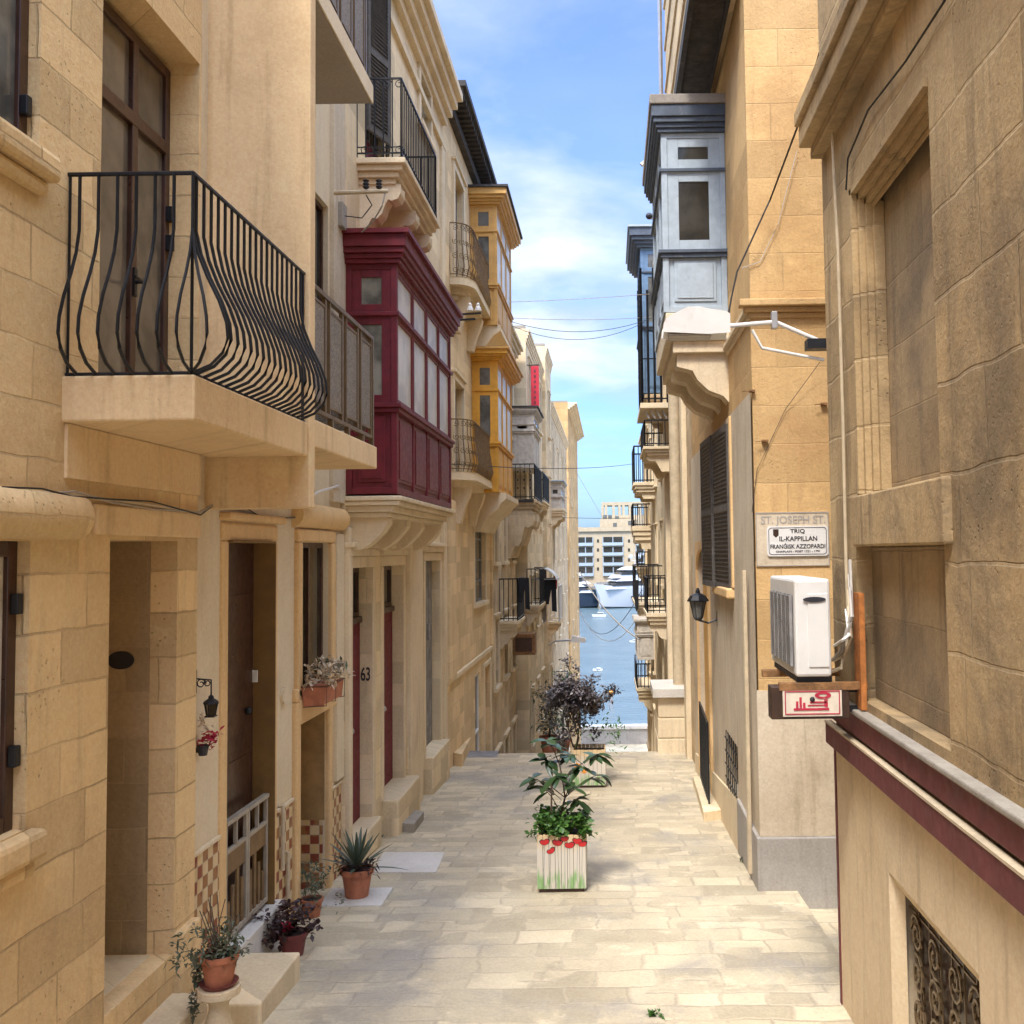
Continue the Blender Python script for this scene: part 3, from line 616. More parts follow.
g.tube([(XA, yb0+.03, zr), (xo, yb0+.03, zr), (xo, yb1, zr)], .0125, 6); g.tube([(XA, yb0+.03, zt+.012), (xo, yb0+.03, zt+.012), (xo, yb1, zt+.012)], .010, 6)
g.tube([(XA+.01, yb0+.03, zr), (XA+.01, yb0+.03, zt)], .008, 6); g.tube([(xo, yb0+.03, zr), (xo, yb0+.03, zt)], .009, 6); g.tube([(xo, yb1-.03, zr), (xo, yb1-.03, zt)], .011, 6)
g.obj('railing', 'iron', s_, smooth=True)
# ------------------------------------------------------------------ house B (rendered, beside the privacy fin)
hDo = (hx(226, 700, XB).y, hx(270, 700, XB).y, -2.86, hx(270, 542, XB).z)
hWi = (hx(298, 620, XB).y, hx(328, 620, XB).y, hx(298, 697, XB).z, hx(328, 543, XB).z)
hLo = (hx(296, 780, XB).y, hx(325, 780, XB).y, -3.30, hx(298, 724, XB).z)
hBB = (hx(312, 250, XB).y-.7, hx(328, 250, XB).y, .98, hx(328, 207, XB).z)
hB2 = (8.1, 9.9, 4.32, 6.3)
B = house(-1, XB, YA, YB, 7.2, [hDo+(.09,), hWi+(.10,), hLo+(.32,), hBB+(.1,), hB2+(.1,)], 'creamB', 'rendered left house with ochre door surround, checker tiles and plain privacy wall')
g = G(); surround(-1, XB, hDo, .14, .02, g, False, False); surround(-1, XB, hWi, .12, .05, g, False, False); surround(-1, XB, (hLo[0], hLo[1], hLo[2], hWi[2]-.03), .12, .05, g, False, False)
g.box(XB-.01, XB+.06, hWi[0]-.12, hWi[1]+.12, hLo[3]+.003, hWi[2]-.004)
g.box(XB-.02, XB+.09, hDo[0]-.16, hDo[1]+.16, hDo[3]+.15, hDo[3]+.21); g.parts('door_surround', 'trimB', B, bev=.02)
zl = hWi[3]+.12
pr = [(XB-.01, zl+.01)]+[(XB+.11*math.sin(a), zl+.13-.12*math.cos(a)) for a in [i*math.pi/8 for i in range(9)]]+[(XB-.01, zl+.26)]
G().prism(pr, 'y', hWi[0]-.2, YB-.02).obj('lintel', 'trimB', B, smooth=True)
G().box(XB-.17, XB-.14, hDo[0]+.01, hDo[1]-.01, hDo[2], hDo[3]-.01).obj('door', 'brown', B)
g = G(); g.box(XB-.14, XB-.132, hDo[0]+.1, hDo[1]-.1, -2.7, -1.6); g.box(XB-.14, XB-.132, hDo[0]+.1, hDo[1]-.1, -1.4, -.3); g.parts('door_panel', 'brown', B, bev=.003)
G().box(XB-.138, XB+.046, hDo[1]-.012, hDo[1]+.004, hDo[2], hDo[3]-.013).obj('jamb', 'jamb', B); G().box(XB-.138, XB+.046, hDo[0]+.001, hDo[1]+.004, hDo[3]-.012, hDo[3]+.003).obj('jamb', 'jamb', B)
G().ball((XB-.11, hDo[1]-.2, -1.25), .03).obj('door_knob', 'iron', B, smooth=True)
window(B, -1, XB, hWi, .05, 'brown', 'glassb', 1, 0, .05, bev=.004)
window(B, -1, XB, hBB, .05, 'brown', 'glassd', 1, 0, .05, name='balcony_door'); window(B, -1, XB, hB2, .05, 'bronze', 'glassd', 1, 0, .05, name='balcony_door')
# tiles
for (ya, yb_, ztop) in ((YA+.01, hDo[0]-.145, -2.02), (hDo[1]+.145, hLo[0]-.13, -2.16), (hLo[1]+.13, YB+.0, -2.36)):
    G().box(XB-.01, XB+.012, ya, yb_, -3.6, ztop).obj('tiled_wainscot', 'tile', B)
    G().box(XB-.01, XB+.028, ya, yb_, ztop+.001, ztop+.03).obj('wainscot_cap', 'creamB', B, bev=.005)
G().box(XB-.32-.10, XB-.395, hLo[0]+.01, hLo[1]-.01, -3.4, -2.6).obj('tiled_wainscot', 'tile', B)
G().box(XB-.40, XB-.02, hLo[1]-.012, hLo[1]-.002, -3.4, -2.6).obj('tiled_wainscot', 'tile', B)
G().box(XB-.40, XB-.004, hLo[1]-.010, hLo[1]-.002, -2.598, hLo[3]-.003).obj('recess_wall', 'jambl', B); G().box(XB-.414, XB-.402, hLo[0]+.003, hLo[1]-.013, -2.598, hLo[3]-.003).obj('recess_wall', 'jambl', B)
G().box(XB-.3, XB+.10, hDo[0]-.03, hDo[1]+.12, -3.5, hDo[2]+.004).obj('doorstep', 'slab', B, bev=.008)
# privacy fin and slabs
yf0, yf1 = 7.20, 7.33
G().box(XB-.02, -2.11, yf0, yf1, .34, 7.6).obj('privacy_wall', 'renderA', B, bev=.01)
yS1 = hx(377, 455, -2.14).y
zS = hx(377, 447, -2.14).z; zSb = hx(377, 469, -2.14).z
s2 = G().box(XB-.02, -2.14, yf1+.001, yS1, zSb, zS).obj('balcony', 'renderA', B, bev=.012)
def meshrail(t, x, y0, y1, z0, z1, xw):
    f = G(); m_ = G(); W = y1-y0
    f.box(x-.02, x+.02, y0, y1, z1-.035, z1); f.box(x-.015, x+.015, y0, y1, z0+.07, z0+.10)
    f.box(xw, x, y1-.04, y1, z1-.035, z1); f.box(xw, x, y1-.035, y1-.005, z0+.07, z0+.10)
    k = 4; pw2 = W/k*.74
    for i in range(k):
        a = y0+W*(i+.1)/k
        for yy in (a, a+pw2): f.box(x-.015, x+.015, yy-.012, yy+.012, z0+.10, z1-.036)
        f.box(x-.012, x+.012, a+.012, a+pw2-.012, z1-.11, z1-.09); f.box(x-.012, x+.012, a+.012, a+pw2-.012, z0+.15, z0+.17)
        m_.box(x-.006, x+.006, a+.013, a+pw2-.013, z0+.171, z1-.111)
        f.box(x-.01, x+.01, a+pw2+.03, a+pw2+.05, z0+.10, z1-.036); f.box(x-.02, x+.02, a+.05, a+.09, z0, z0+.07)
    f.box(x-.02, x+.02, y1-.04, y1, z0, z1-.036)
    m_.box(xw+.05, x-.05, y1-.026, y1-.014, z0+.15, z1-.09)
    o = f.obj('railing', 'bronze', t); m_.obj('mesh_panel', 'mesh', B if t is None else t); return o
zr2 = hx(375, 338, -2.16).z
meshrail(s2, -2.18, yf1+.05, yS1-.03, zS, zr2, XB)
yS2 = hx(372, 100, -2.14).y; zU = hx(372, 104, -2.14).z
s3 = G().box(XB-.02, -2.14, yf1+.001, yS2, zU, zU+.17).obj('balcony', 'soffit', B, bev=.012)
G().box(-2.139, -2.128, yf1+.001, yS2, zU+.0, zU+.17).obj('slab_edge', 'creamB', s3)
meshrail(s3, -2.2, yf1+.05, yS2-.03, zU+.17, zU+1.15, XB)
# grey pilaster between B and C
G().box(XB-.01, XB+.05, hx(329, 300, XB).y+.02, YB-.001, hWi[3]+.42, 7.1).obj('pilaster', 'whiteR', B, bev=.01)
G().box(XB-.01, XB+.045, hx(330, 650, XB).y+.12, YB-.001, -2.3, hWi[3]+.1).obj('pilaster', 'creamB', B, bev=.01)
# ------------------------------------------------------------------ house C (number 63, red gallarija)
c1 = (hx(349, 700, XC).y, hx(372, 700, XC).y, -3.03, hx(372, 567, XC).z); c2 = (hx(383, 680, XC).y, hx(403, 680, XC).y, -2.97, hx(403, 565, XC).z)
c3 = (hx(425, 660, XC).y, hx(440, 660, XC).y, hx(425, 757, XC).z, hx(425, 561, XC).z)
cu = (hx(366, 60, XC).y, hx(384, 60, XC).y, 4.36, 7.0); cw = (hx(419, 100, XC).y, hx(429, 100, XC).y, hx(420, 124, XC).z, hx(420, 74, XC).z)
cv = (hx(380, 60, XC).y+2.2, hx(384, 60, XC).y+2.6, 1.2, 3.0)
ZC = hx(450, 66, -2.5).z
Hc = house(-1, XC, YB, YCC, ZC-.1, [c1+(.12,), c2+(.12,), c3+(.12,), cu+(.1,), cw+(.2,)], 'stoneC', 'left house number 63 of pale limestone with dark red enclosed balcony')
g = G()
for h in (c1, c2, c3): surround(-1, XC, h, .13, .018, g, False, False)
for h in (c1, c2, c3): g.box(XC-.01, XC+.10, h[0]-.17, h[1]+.17, h[3]+.22, h[3]+.28); g.box(XC-.01, XC+.06, h[0]-.15, h[1]+.15, h[3]+.132, h[3]+.218)
g.parts('door_surround', 'carved', Hc, bev=.012)
for h, zt_ in ((c1, -.78), (c2, -.75)):
    d_ = G().box(XC-.20, XC-.14, h[0]+.01, h[1]-.01, h[2], zt_).obj('door', 'redglow', Hc)
    g = G(); w_ = (h[1]-h[0])/2
    for k in range(2):
        for za, zb in ((h[2]+.15, h[2]+.9), (h[2]+1.05, zt_-.12)): g.box(XC-.14, XC-.13, h[0]+w_*k+.08, h[0]+w_*(k+1)-.08, za, zb)
    g.parts('door_panel', 'redglow', d_, bev=.004); G().ball((XC-.10, h[0]+.5, -1.95), .035).obj('door_knob', 'alu', d_, smooth=True)
    G().box(XC-.21, XC-.11, h[0]+.005, h[1]-.005, zt_+.002, zt_+.07).obj('transom', 'brown', Hc)
    window(Hc, -1, XC, (h[0]+.01, h[1]-.01, zt_+.072, h[3]-.01), .15, 'brown', 'glassd', 1, 0, .05, name='fanlight')
G().box(XC-.2, XC-.13, c3[0]+.01, c3[1]-.01, c3[2], c3[3]-.01).obj('door', 'greydoor', Hc)
g = G()
for k in range(5): g.box(XC-.13, XC-.122, c3[0]+.05+.25*k, c3[0]+.24+.25*k, c3[2]+.1, c3[3]-.2)
g.box(XC-.12, XC-.09, c3[1]-.5, c3[1]-.3, -1.35, -1.1); g.parts('door_panel', 'greydoor', Hc)
yj = c1[1]-.006
p63 = RY(yj, 358, 667, 370, 681); x63 = (p63[0], p63[1])
text('63', XC-.13, XC-.02, p63[2], p63[3], yj, 'ink', Hc, 'house_number')
g = G(); yq0 = hx(406, 640, XC).y; yq1 = hx(418, 640, XC).y
g.box(XC-.01, XC+.07, yq0, yq1, -3.9, c3[3]+.25); g.box(XC-.01, XC+.05, YCC-.32, YCC-.04, -4, ZC-.9); g.box(XC-.01, XC+.03, yq1, yq1+.18, -4, c3[3]+.3)
g.box(XC-.01, XC+.05, YB+.01, YB+.14, -3.9, .3); g.parts('pilaster', 'carved', Hc, bev=.012)
g = G(); g.box(XC, XC+.03, c3[1]+.15, YCC-.33, -4, -2.4); g.box(XC, XC+.04, c2[1]+.15, yq0-.01, -4, -2.5); g.box(XC-.2, XC+.14, c3[0]-.1, c3[1]+.1, -4.2, c3[2]+.003); g.box(XC-.2, XC+.10, c1[0]-.02, c1[1]+.06, -4.2, c1[2]+.003); g.box(XC-.2, XC+.20, c2[0]-.05, c2[1]+.15, -4.2, c2[2]+.003)
g.parts('doorstep', 'stoneC', Hc, bev=.02)
# red bay
yr0 = hx(345, 380, XC).y+.02; XRf = hy(397, 380, yr0).x; yr1 = hx(451, 400, XRf).y
zz = lambda p: hy(370, p, yr0).z
zrt = zz(237); rb = bay(Hc, -1, XC, XRf, yr0, yr1, zz(494), zz(404), zz(314), zz(264), zrt, 'red', 'red', 'etched', 'curtain', 4, .12, 'red')
g = G(); zz0 = zz(496)
for k, (e, h0, h1) in enumerate(((.05, 0, .05), (.02, .052, .10), (-.05, .102, .17), (-.10, .172, .22))): g.box(XC-.02, XRf+e, yr0-e*.6, yr1+e, zz0-h1, zz0-h0)
pr = [(XC-.02, zz0-.22), (XRf-.14, zz0-.22), (XRf-.14, zz0-.29), (XRf-.20, zz0-.38), (XRf-.32, zz0-.50), (XC+.12, zz0-.56), (XC-.02, zz0-.56)]
for y_ in (yr0+.12, yr0+1.15, yr0+2.1, yr1-.35): g.prism(pr, 'y', y_, y_+.26)
g.obj('bay_support', 'carved', Hc, bev=.01)
# stone balcony above with iron railing
yc0 = hx(356, 160, XC).y; XCf = hy(405, 155, yc0).x; yc1 = hx(440, 190, XCf).y; zc_ = hy(380, 157, yc0).z
bc = balcony(Hc, -1, XC, XCf, yc0, yc1, zc_, .26, 'carved', 3, .52, 4)
zrc = hy(380, 77, yc0).z
g = rail([(XC, yc0+.04), (XCf-.05, yc0+.04), (XCf-.05, yc1-.04), (XC, yc1-.04)], zc_, zrc, .105, .008, rr=.014, n=5)
g.tube([(XC, yc0+.04, zc_+.13), (XCf-.05, yc0+.04, zc_+.13), (XCf-.05, yc1-.04, zc_+.13)], .008, 4)
for k in range(4):
    for z in (zc_+.09, zrc-.07): scroll(g, (XC+.09+.13*k, yc0+.035, z), (1, 0, 0), .055, .015, 1.4, 0, .006)
for k in range(int((yc1-yc0)/.13)): scroll(g, (XCf-.045, yc0+.12+.13*k, zc_+.09), (0, 1, 0), .05, .015, 1.2, 0, .005, n=3)
g.obj('railing', 'iron', bc)
# shuttered balcony door and small upper window of C
louvre(Hc, (XC+.02, cu[0]-.02), (XC+.17, (cu[0]+cu[1])/2-.02), 5.0, 6.95); louvre(Hc, (XC+.17, (cu[0]+cu[1])/2+.02), (XC+.03, cu[1]+.02), 5.0, 6.95)
G().box(XC-.12, XC-.06, cu[0]+.01, cu[1]-.01, cu[2], 5.0).obj('door', 'red', Hc); window(Hc, -1, XC, (cu[0]+.01, cu[1]-.01, 5.0, cu[3]-.01), .08, 'greydoor', 'glassd')
window(Hc, -1, XC, cw, .15, 'brown', 'glassd'); surround(-1, XC, cw, .13, .04).obj('window_surround', 'carved', Hc, bev=.01)
def cornice(t, side, X, y0, y1, z, over, h, mat='carved', steps=4, name='cornice'):
    n = -side; g = G()
    for k in range(steps):
        a, b = sorted((X-n*.02, X+n*over*(k+1)/steps)); g.box(a, b, y0, y1, z-h+h*k/steps+.001, z-h+h*(k+1)/steps)
    return g.obj(name, mat, t, bev=.01)
cornice(Hc, -1, XC, YB+.01, YCC-.01, ZC, .36, .55); G().box(XC-.02, XC+.06, YB+.02, YCC-.02, ZC-1.0, ZC-.9).obj('string_course', 'carved', Hc)
G().box(XC-.25, XC-.0, YB+.01, YCC-.01, ZC+.002, ZC+.5).obj('roof_parapet', 'stoneC', Hc)
# ------------------------------------------------------------------ house D (yellow and ochre gallariji)
d1 = Q(XD, 474, 485, 517, 604, 474); d2 = (hx(475, 700, XD).y, hx(480, 700, XD).y, -4.9, hx(475, 676, XD).z); d3 = (hx(484, 700, XD).y, hx(490, 700, XD).y, -5.2, hx(484, 668, XD).z)
du = (hx(453, 220, XD).y, hx(462, 220, XD).y, 4.7, hx(453, 170, XD).z); dm = (hx(453, 450, XD).y, hx(462, 450, XD).y, 1.45, hx(453, 380, XD).z)
ZD = hx(459, 62, -2.42).z
D = house(-1, XD, YCC, YD, ZD-.3, [d1+(.16,), d2+(.16,), d3+(.2,), du+(.18,), dm+(.18,)], 'stoneD', 'left limestone house with two yellow enclosed balconies and tarred eaves')
g = G(); surround(-1, XD, du, .14, .05, g); surround(-1, XD, dm, .12, .05, g); surround(-1, XD, d1, .08, .03, g, True, False); surround(-1, XD, d3, .1, .03, g, False, False); g.obj('window_surround', 'carved', D, bev=.01)
window(D, -1, XD, d1, .08, 'greydoor', 'glassg', 1, 3, .05); window(D, -1, XD, du, .1, 'greydoor', 'glassd', 1, 1); window(D, -1, XD, dm, .1, 'greydoor', 'glassd', 1, 1)
window(D, -1, XD, d2, .03, 'white', 'glassd', 0, 1, .05, name='door'); G().box(XD-.25, XD-.2, d3[0]+.01, d3[1]-.01, d3[2], d3[3]-.01).obj('door', 'stoneD', D)
zsc = hx(452, 677, XD).z
G().box(XD-.02, XD+.05, YCC+.02, YD-.01, zsc-.07, zsc+.02).obj('string_course', 'carved', D, bev=.01)
G().box(XD-.02, XD+.03, YCC+.02, YD-.02, -8, zsc-.072).obj('plinth', 'stoneD', D) if False else None
g = G(); g.box(XD-.01, XD+.09, YCC+.02, YCC+.75, zsc+.02, hx(448, 500, XD).z); g.box(XD-.01, XD+.06, hx(490, 560, XD).y, YD-.02, zsc+.02, ZD-1.4); g.parts('pilaster', 'stoneD', D, bev=.015)
# dark eave
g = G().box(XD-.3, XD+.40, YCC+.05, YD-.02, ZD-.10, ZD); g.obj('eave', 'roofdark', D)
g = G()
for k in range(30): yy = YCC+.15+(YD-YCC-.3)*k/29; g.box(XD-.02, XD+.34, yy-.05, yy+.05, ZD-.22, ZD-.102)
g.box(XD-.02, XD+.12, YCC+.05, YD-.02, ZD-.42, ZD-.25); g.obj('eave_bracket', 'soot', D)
def ybay(name_, m1, pl, px_, pxe, ybm, ys_, ym_, yc_, yt, rf):
    y0 = hx(pl, (ybm+yt)/2, XD).y; xf = hy(px_, (ybm+yt)/2, y0).x; y1 = hx(pxe, (ybm+yt)/2, xf).y
    z = lambda p: hy((pl+px_)/2, p, y0).z
    b = bay(D, -1, XD, xf, y0, y1, z(ybm), z(ys_), z(ym_), z(yc_), z(yt), m1, m1, 'glassg', 'curtain', 3, .22, rf)
    return y0, xf, y1, z(ybm)
yu0, xu, yu1, zu = ybay('u', 'ochre', 470, 497, 511, 325, 284, 231, 205, 191, 'roofdark')
g = G(); pr = [(XD-.02, zu), (xu+.05, zu), (xu+.05, zu-.1), (xu-.1, zu-.2), (xu-.25, zu-.4), (XD+.1, zu-.62), (XD-.02, zu-.62)]
g.prism(pr, 'y', yu0+.05, yu1); g.obj('bay_support', 'carved', D, bev=.01)
yl0, xl, yl1, zl_ = ybay('l', 'yellow', 472, 498, 512, 492, 442, 390, 361, 351, 'ochre')
g = G(); pr = [(XD-.02, zl_-.01), (xl+.12, zl_-.01), (xl+.12, zl_-.12), (xl-.0, zl_-.22), (xl-.05, zl_-.32), (xl-.3, zl_-.5), (XD+.1, zl_-.8), (XD-.02, zl_-.8)]
g.prism(pr, 'y', yl0+.3, yl1+.05); g.obj('bay_support', 'carved', D, bev=.01)
# ornate balconies in front of the bays
def ornate(y1, zf, ztop, solid):
    y0 = hx(451, 470, XD).y; xo = hy(489, 470, y0+.6).x; xo = XD+.36
    pl = [(XD, y0)]+[(XD+.36*math.sin(a)**.8 if a > 0 else XD, y0+.5-.5*math.cos(a)) for a in [math.pi/2*i/6 for i in range(1, 7)]]+[(xo, y1)]
    g = G(); poly = [(XD-.02, y0-.04)]+[(p[0]+.05, p[1]-.04) for p in pl[1:]]+[(xo+.05, y1), (XD-.02, y1)]
    g.prism(poly, 'z', zf-.14, zf); p2 = [(XD-.02+(p[0]-XD)*.75, y0+.2+(p[1]-y0)*.8) for p in poly]; g.prism(p2, 'z', zf-.26, zf-.142)
    o = g.obj('balcony', 'carved', D, bev=.01)
    pr = [(XD-.02, zf-.26), (XD+.30, zf-.26), (XD+.26, zf-.42), (XD+.18, zf-.6), (XD+.1, zf-.9), (XD-.02, zf-.9)]
    g2 = G().prism(pr, 'y', y0+.35, y0+.6).prism(pr, 'y', y1-.5, y1-.25); g2.parts('corbel', 'carved', o, bev=.01)
    g = rail(pl, zf, ztop, .09, .009, n=4, rr=.014, prof=[(0, 0), (.3, .0), (.55, .03), (.8, .07), (1, 0)], out=(XD+2, y0-2))
    for i in range(len(pl)-1):
        a, b = Vector((*pl[i], 0)), Vector((*pl[i+1], 0)); u = (b-a).normalized(); L = (b-a).length
        for k in range(max(1, int(L/.2))):
            c = a+u*(.1+.2*k)
            for q in range(4): scroll(g, c+Vector((0, 0, zf+.13+(ztop-zf-.2)*q/3.)), u, .06, .015, 1.3, q*1.3+k, .007, n=3, seg=7)
    g.obj('railing', 'goldiron', o)
ornate(yu0-.02, hx(452, 300, XD+.0).z if False else hy(470, 300, yu0-1).z, hy(470, 250, yu0-1).z, 0)
ornate(yl0-.02, hy(470, 479, yl0-1).z, hy(470, 431, yl0-1).z, 0)
#PART3
# ------------------------------------------------------------------ far left houses stepping down to the water
def fill(t, side, X, h, dep, **k): return window(t, side, X, h, dep, **k)
def simple_windows(side, X, y0, y1, zs, n, w_, hgt, dep=.16):
    return [(y0+(y1-y0)*(k+.5)/n-w_/2, y0+(y1-y0)*(k+.5)/n+w_/2, z, z+hgt, dep) for z in zs for k in range(n)]
def plainhouse(side, X, y0, y1, zt, zs, n, mat, label, w_=.9, hgt=1.6, fm='greydoor', corn=.3, mats=('greydoor', 'brown', 'white')):
    hs = simple_windows(side, X, y0, y1, zs, n, w_, hgt); t = house(side, X, y0, y1, zt, hs, mat, label, zbot=-17.5)
    for i, h in enumerate(hs): window(t, side, X, h[:4], .08, mats[i % len(mats)], 'glassd', 1, 1, .06)
    for h in hs: surround(side, X, h[:4], .1, .04).obj('window_surround', 'carved', t)
    if corn: cornice(t, side, X, y0+.01, y1-.01, zt, corn, .4)
    return t
E = plainhouse(-1, XD, YD, 30.3, 6.1, (3.3, -.2, -3.2, -6.4), 3, 'stoneE', 'left house behind the yellow bays with sooty stone corbelled balcony')
Fh = plainhouse(-1, -2.45, 30.5, 37.6, 6.75, (4.3, .9, -2.4, -5.8, -9), 3, 'stoneC', 'plain pale house carrying the red vertical banner', corn=.12)
Gh = plainhouse(-1, -2.32, 37.8, 41.4, 7.7, (4.5, 1.2, -2.4, -6, -9.6), 1, 'stoneD', 'narrow tall honey stone house beyond the red banner', corn=.1)
Hh = plainhouse(-1, -2.40, 41.6, 58, 6.2, (3.1, -.3, -3.8, -7.2, -10.6), 4, 'stoneE', 'long lower weathered house with small grey box balcony', corn=.15)
Ih = plainhouse(-1, -2.42, 61, 79, 9.0, (3.0, -1.5, -6, -10.5), 2, 'orange', 'last golden stone house with heavy cornice nearest the water on the left', corn=.55)
# E: pale timber bay with boards, long sooty balcony
ye = hx(510, 440, XD).y; z = lambda p: hy(524, p, ye).z; xe = hy(534, 440, ye).x
bay(E, -1, XD, xe, ye, ye+2.2, z(468), z(430), z(424), z(414), z(408), 'greywood', 'greywood', 'glassg', 'glassg', 2, .1, 'roofdark', boards=True)
ye2 = hx(506, 500, XD).y; xe2 = hy(536, 500, ye2).x; zb2 = hy(520, 499, ye2).z
bE = balcony(E, -1, XD, xe2, ye2, ye2+3.0, zb2, .35, 'stoneE', 2, 1.25, 4, full=True)
rail([(XD, ye2+.04), (xe2-.04, ye2+.04), (xe2-.04, ye2+2.96)], zb2, hy(520, 464, ye2).z, .13, .012, rr=.02, n=4).obj('railing', 'iron', bE)
g = G()
for k in range(4):
    for q in range(3):
        c = (XD+.15+.17*k, ye2+.03, zb2+.3+.22*q); g.ball(c, .025, 4)
g.obj('rosettes', 'iron', bE)
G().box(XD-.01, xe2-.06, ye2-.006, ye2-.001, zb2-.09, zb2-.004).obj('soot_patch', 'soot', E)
# E: lower iron balcony with laundry
ye3 = hx(499, 600, XD).y; xe3 = hy(519, 600, ye3).x; zb3 = hy(510, 621, ye3).z
bE3 = balcony(E, -1, XD, xe3, ye3, ye3+1.9, zb3, .25, 'carved', 2, .45, 3)
rail([(XD, ye3+.04), (xe3-.04, ye3+.04), (xe3-.04, ye3+1.86)], zb3, hy(510, 579, ye3).z, .12, .014, rr=.022, n=4).obj('railing', 'iron', bE3)
def farbalc(t, side, X, pxw, pxo, py_rail, py_slab, L, label=None, th=.22, cd_=.4, sp=.14, mat='carved', rm='iron', full=False, r=.014):
    y0 = hx(pxw, (py_rail+py_slab)/2, X).y; xo = hy(pxo, (py_rail+py_slab)/2, y0).x; zs_ = hy((pxw+pxo)/2, py_slab, y0).z; zr_ = hy((pxw+pxo)/2, py_rail, y0).z
    b = balcony(t, side, X, xo, y0, y0+L, zs_, th, mat, 2, cd_, 3, full=full); n = -side; xi = xo-n*.04
    o = rail([(X, y0+.04), (xi, y0+.04), (xi, y0+L-.04), (X, y0+L-.04)], zs_, zr_, sp, r, rr=r*1.6, n=4).obj('railing', rm, b)
    return y0, xo, zs_, zr_, b
q1 = farbalc(Fh, -1, -2.45, 527, 541, 569, 605, 3.0)
farbalc(Fh, -1, -2.45, 531, 544, 472, 500, 3.2, cd_=.5)
q2 = farbalc(Gh, -1, -2.32, 548, 560, 586, 622, 2.6, mat='stoneD', rm='white')
farbalc(Hh, -1, -2.40, 552, 566, 680, 694, 3.0)
# small grey box balcony on H
yh = hx(549, 500, -2.4).y; xh = hy(561.5, 500, yh).x; z = lambda p: hy(556, p, yh).z
bay(Hh, -1, -2.4, xh, yh, yh+3.0, z(508), z(496), z(487), z(484), z(481.5), 'greywood', 'greywood', 'glassd', 'glassd', 2, .08, 'blue', boards=True)
balcony(Hh, -1, -2.4, xh+.1, yh-.1, yh+3.1, z(508.3), .3, 'carved', 2, .5, 3)
# red banner
yb_ = 30.9; bx = RY(yb_, 531, 366, 539, 409); bn = G().box(bx[0], bx[1], yb_-.02, yb_+.02, bx[2], bx[3]).obj('banner', 'banner', label='narrow red vertical banner hanging off the pale house on the left', cat='banner')
G().tube([(-2.45, yb_, bx[3]+.03), (bx[1], yb_, bx[3]+.03)], .02, 5).obj('banner_rod', 'iron', bn)
g = G()
for k in range(7): g.box(bx[0]+.09, bx[1]-.09, yb_-.026, yb_-.021, bx[2]+.15+.16*k, bx[2]+.24+.16*k)
g.obj('banner_marks', 'redband', bn)
# laundry on E and F
t = thing('clothes_airer', (-2.0, ye3+2, zb3), 'clothes airer with pale canopy hung with dark trousers beside the iron balcony', 'clothes airer')
yl_ = 32.0
def cl(pxl, pt, pxr, pb, mat, name, yy): a = RY(yy, pxl, pt, pxr, pb); g = G(); n = 7; vs = []
cv_ = RY(yl_, 534, 568, 557, 580); g = G(); n_ = 8; vs = []
for j in range(2):
    for i in range(n_+1):
        a = i/n_; vs.append((cv_[0]+(cv_[1]-cv_[0])*a, yl_+j*1.6, cv_[2]+(cv_[3]-cv_[2])*math.sin(math.pi*(.25+.75*a))**.7 if a < 1 else cv_[2]))
vs += [(v[0], v[1], v[2]-.03) for v in vs]; m_ = 2*(n_+1)
fs = []
for i in range(n_): fs += [(i, i+1, n_+2+i, n_+1+i), (m_+i, m_+n_+1+i, m_+n_+2+i, m_+i+1), (i, m_+i, m_+i+1, i+1), (n_+1+i, n_+2+i, m_+n_+2+i, m_+n_+1+i)]
g.add(vs, fs).obj('canopy', 'clothw', t)
G().tube([(-2.45, yl_+.1, cv_[2]+.02), (cv_[1], yl_+.1, cv_[2]+.02)], .02, 5).tube([(-2.45, yl_+1.4, cv_[2]+.02), (cv_[1], yl_+1.4, cv_[2]+.02)], .02, 5).tube([(cv_[1]-.02, yl_+.1, cv_[2]+.02), (cv_[1]-.02, yl_+1.4, cv_[2]+.02)], .02, 5).obj('airer_frame', 'alu', t)
def garment(pl, pt, pr_, pb, yy, mat, label, legs=True, name='trousers', cat='trousers'):
    a = RY(yy, pl, pt, pr_, pb); x0, x1, z0, z1 = a; g = G(); xm = (x0+x1)/2; sk = (x1-x0)*.35
    if legs:
        o1 = [(x0, z1), (x1, z1), (x1+.02, z0), (x1-(x1-x0)*.38, z0+.03), (xm+sk*.2, z1-(z1-z0)*.33), (x0+(x1-x0)*.33, z0+(z1-z0)*.22), (x0-.03, z0+(z1-z0)*.25)]
    else: o1 = [(x0, z1), (x1, z1), (x1-.02, z0+(z1-z0)*.1), (xm, z0), (x0+.05, z0+(z1-z0)*.2)]
    return g.prism(o1, 'y', yy, yy+.05).obj(name, mat, label=label, cat=cat)
garment(545, 578, 556, 612, yl_+.3, 'cloth', 'black trousers hanging under the pale canopy')
garment(540, 583, 547, 624, yl_+.7, 'clothg', 'long grey garment hanging beside the black trousers', False, 'garment', 'garment')
garment(519, 578, 529, 610, ye3+.2, 'cloth', 'black trousers draped on the corner of the iron balcony on the left')
garment(553.5, 576, 557.5, 590, yl_+1.0, 'banner', 'small red cloth pegged beside black trousers', False, 'cloth', 'cloth')
# hanging timber box on E
hb = RY(29, 524, 634, 535, 655); hb_ = G().box(XD-.02, hb[1], 29, 29.6, hb[2], hb[3]).obj('wall_cabinet', 'rust', label='brown timber box fixed to the wall under the laundry balcony', cat='cabinet')
G().box(XD+.1, hb[1]-.08, 28.985, 28.999, hb[2]+.1, hb[3]-.1).obj('cabinet_door', 'brown', hb_)
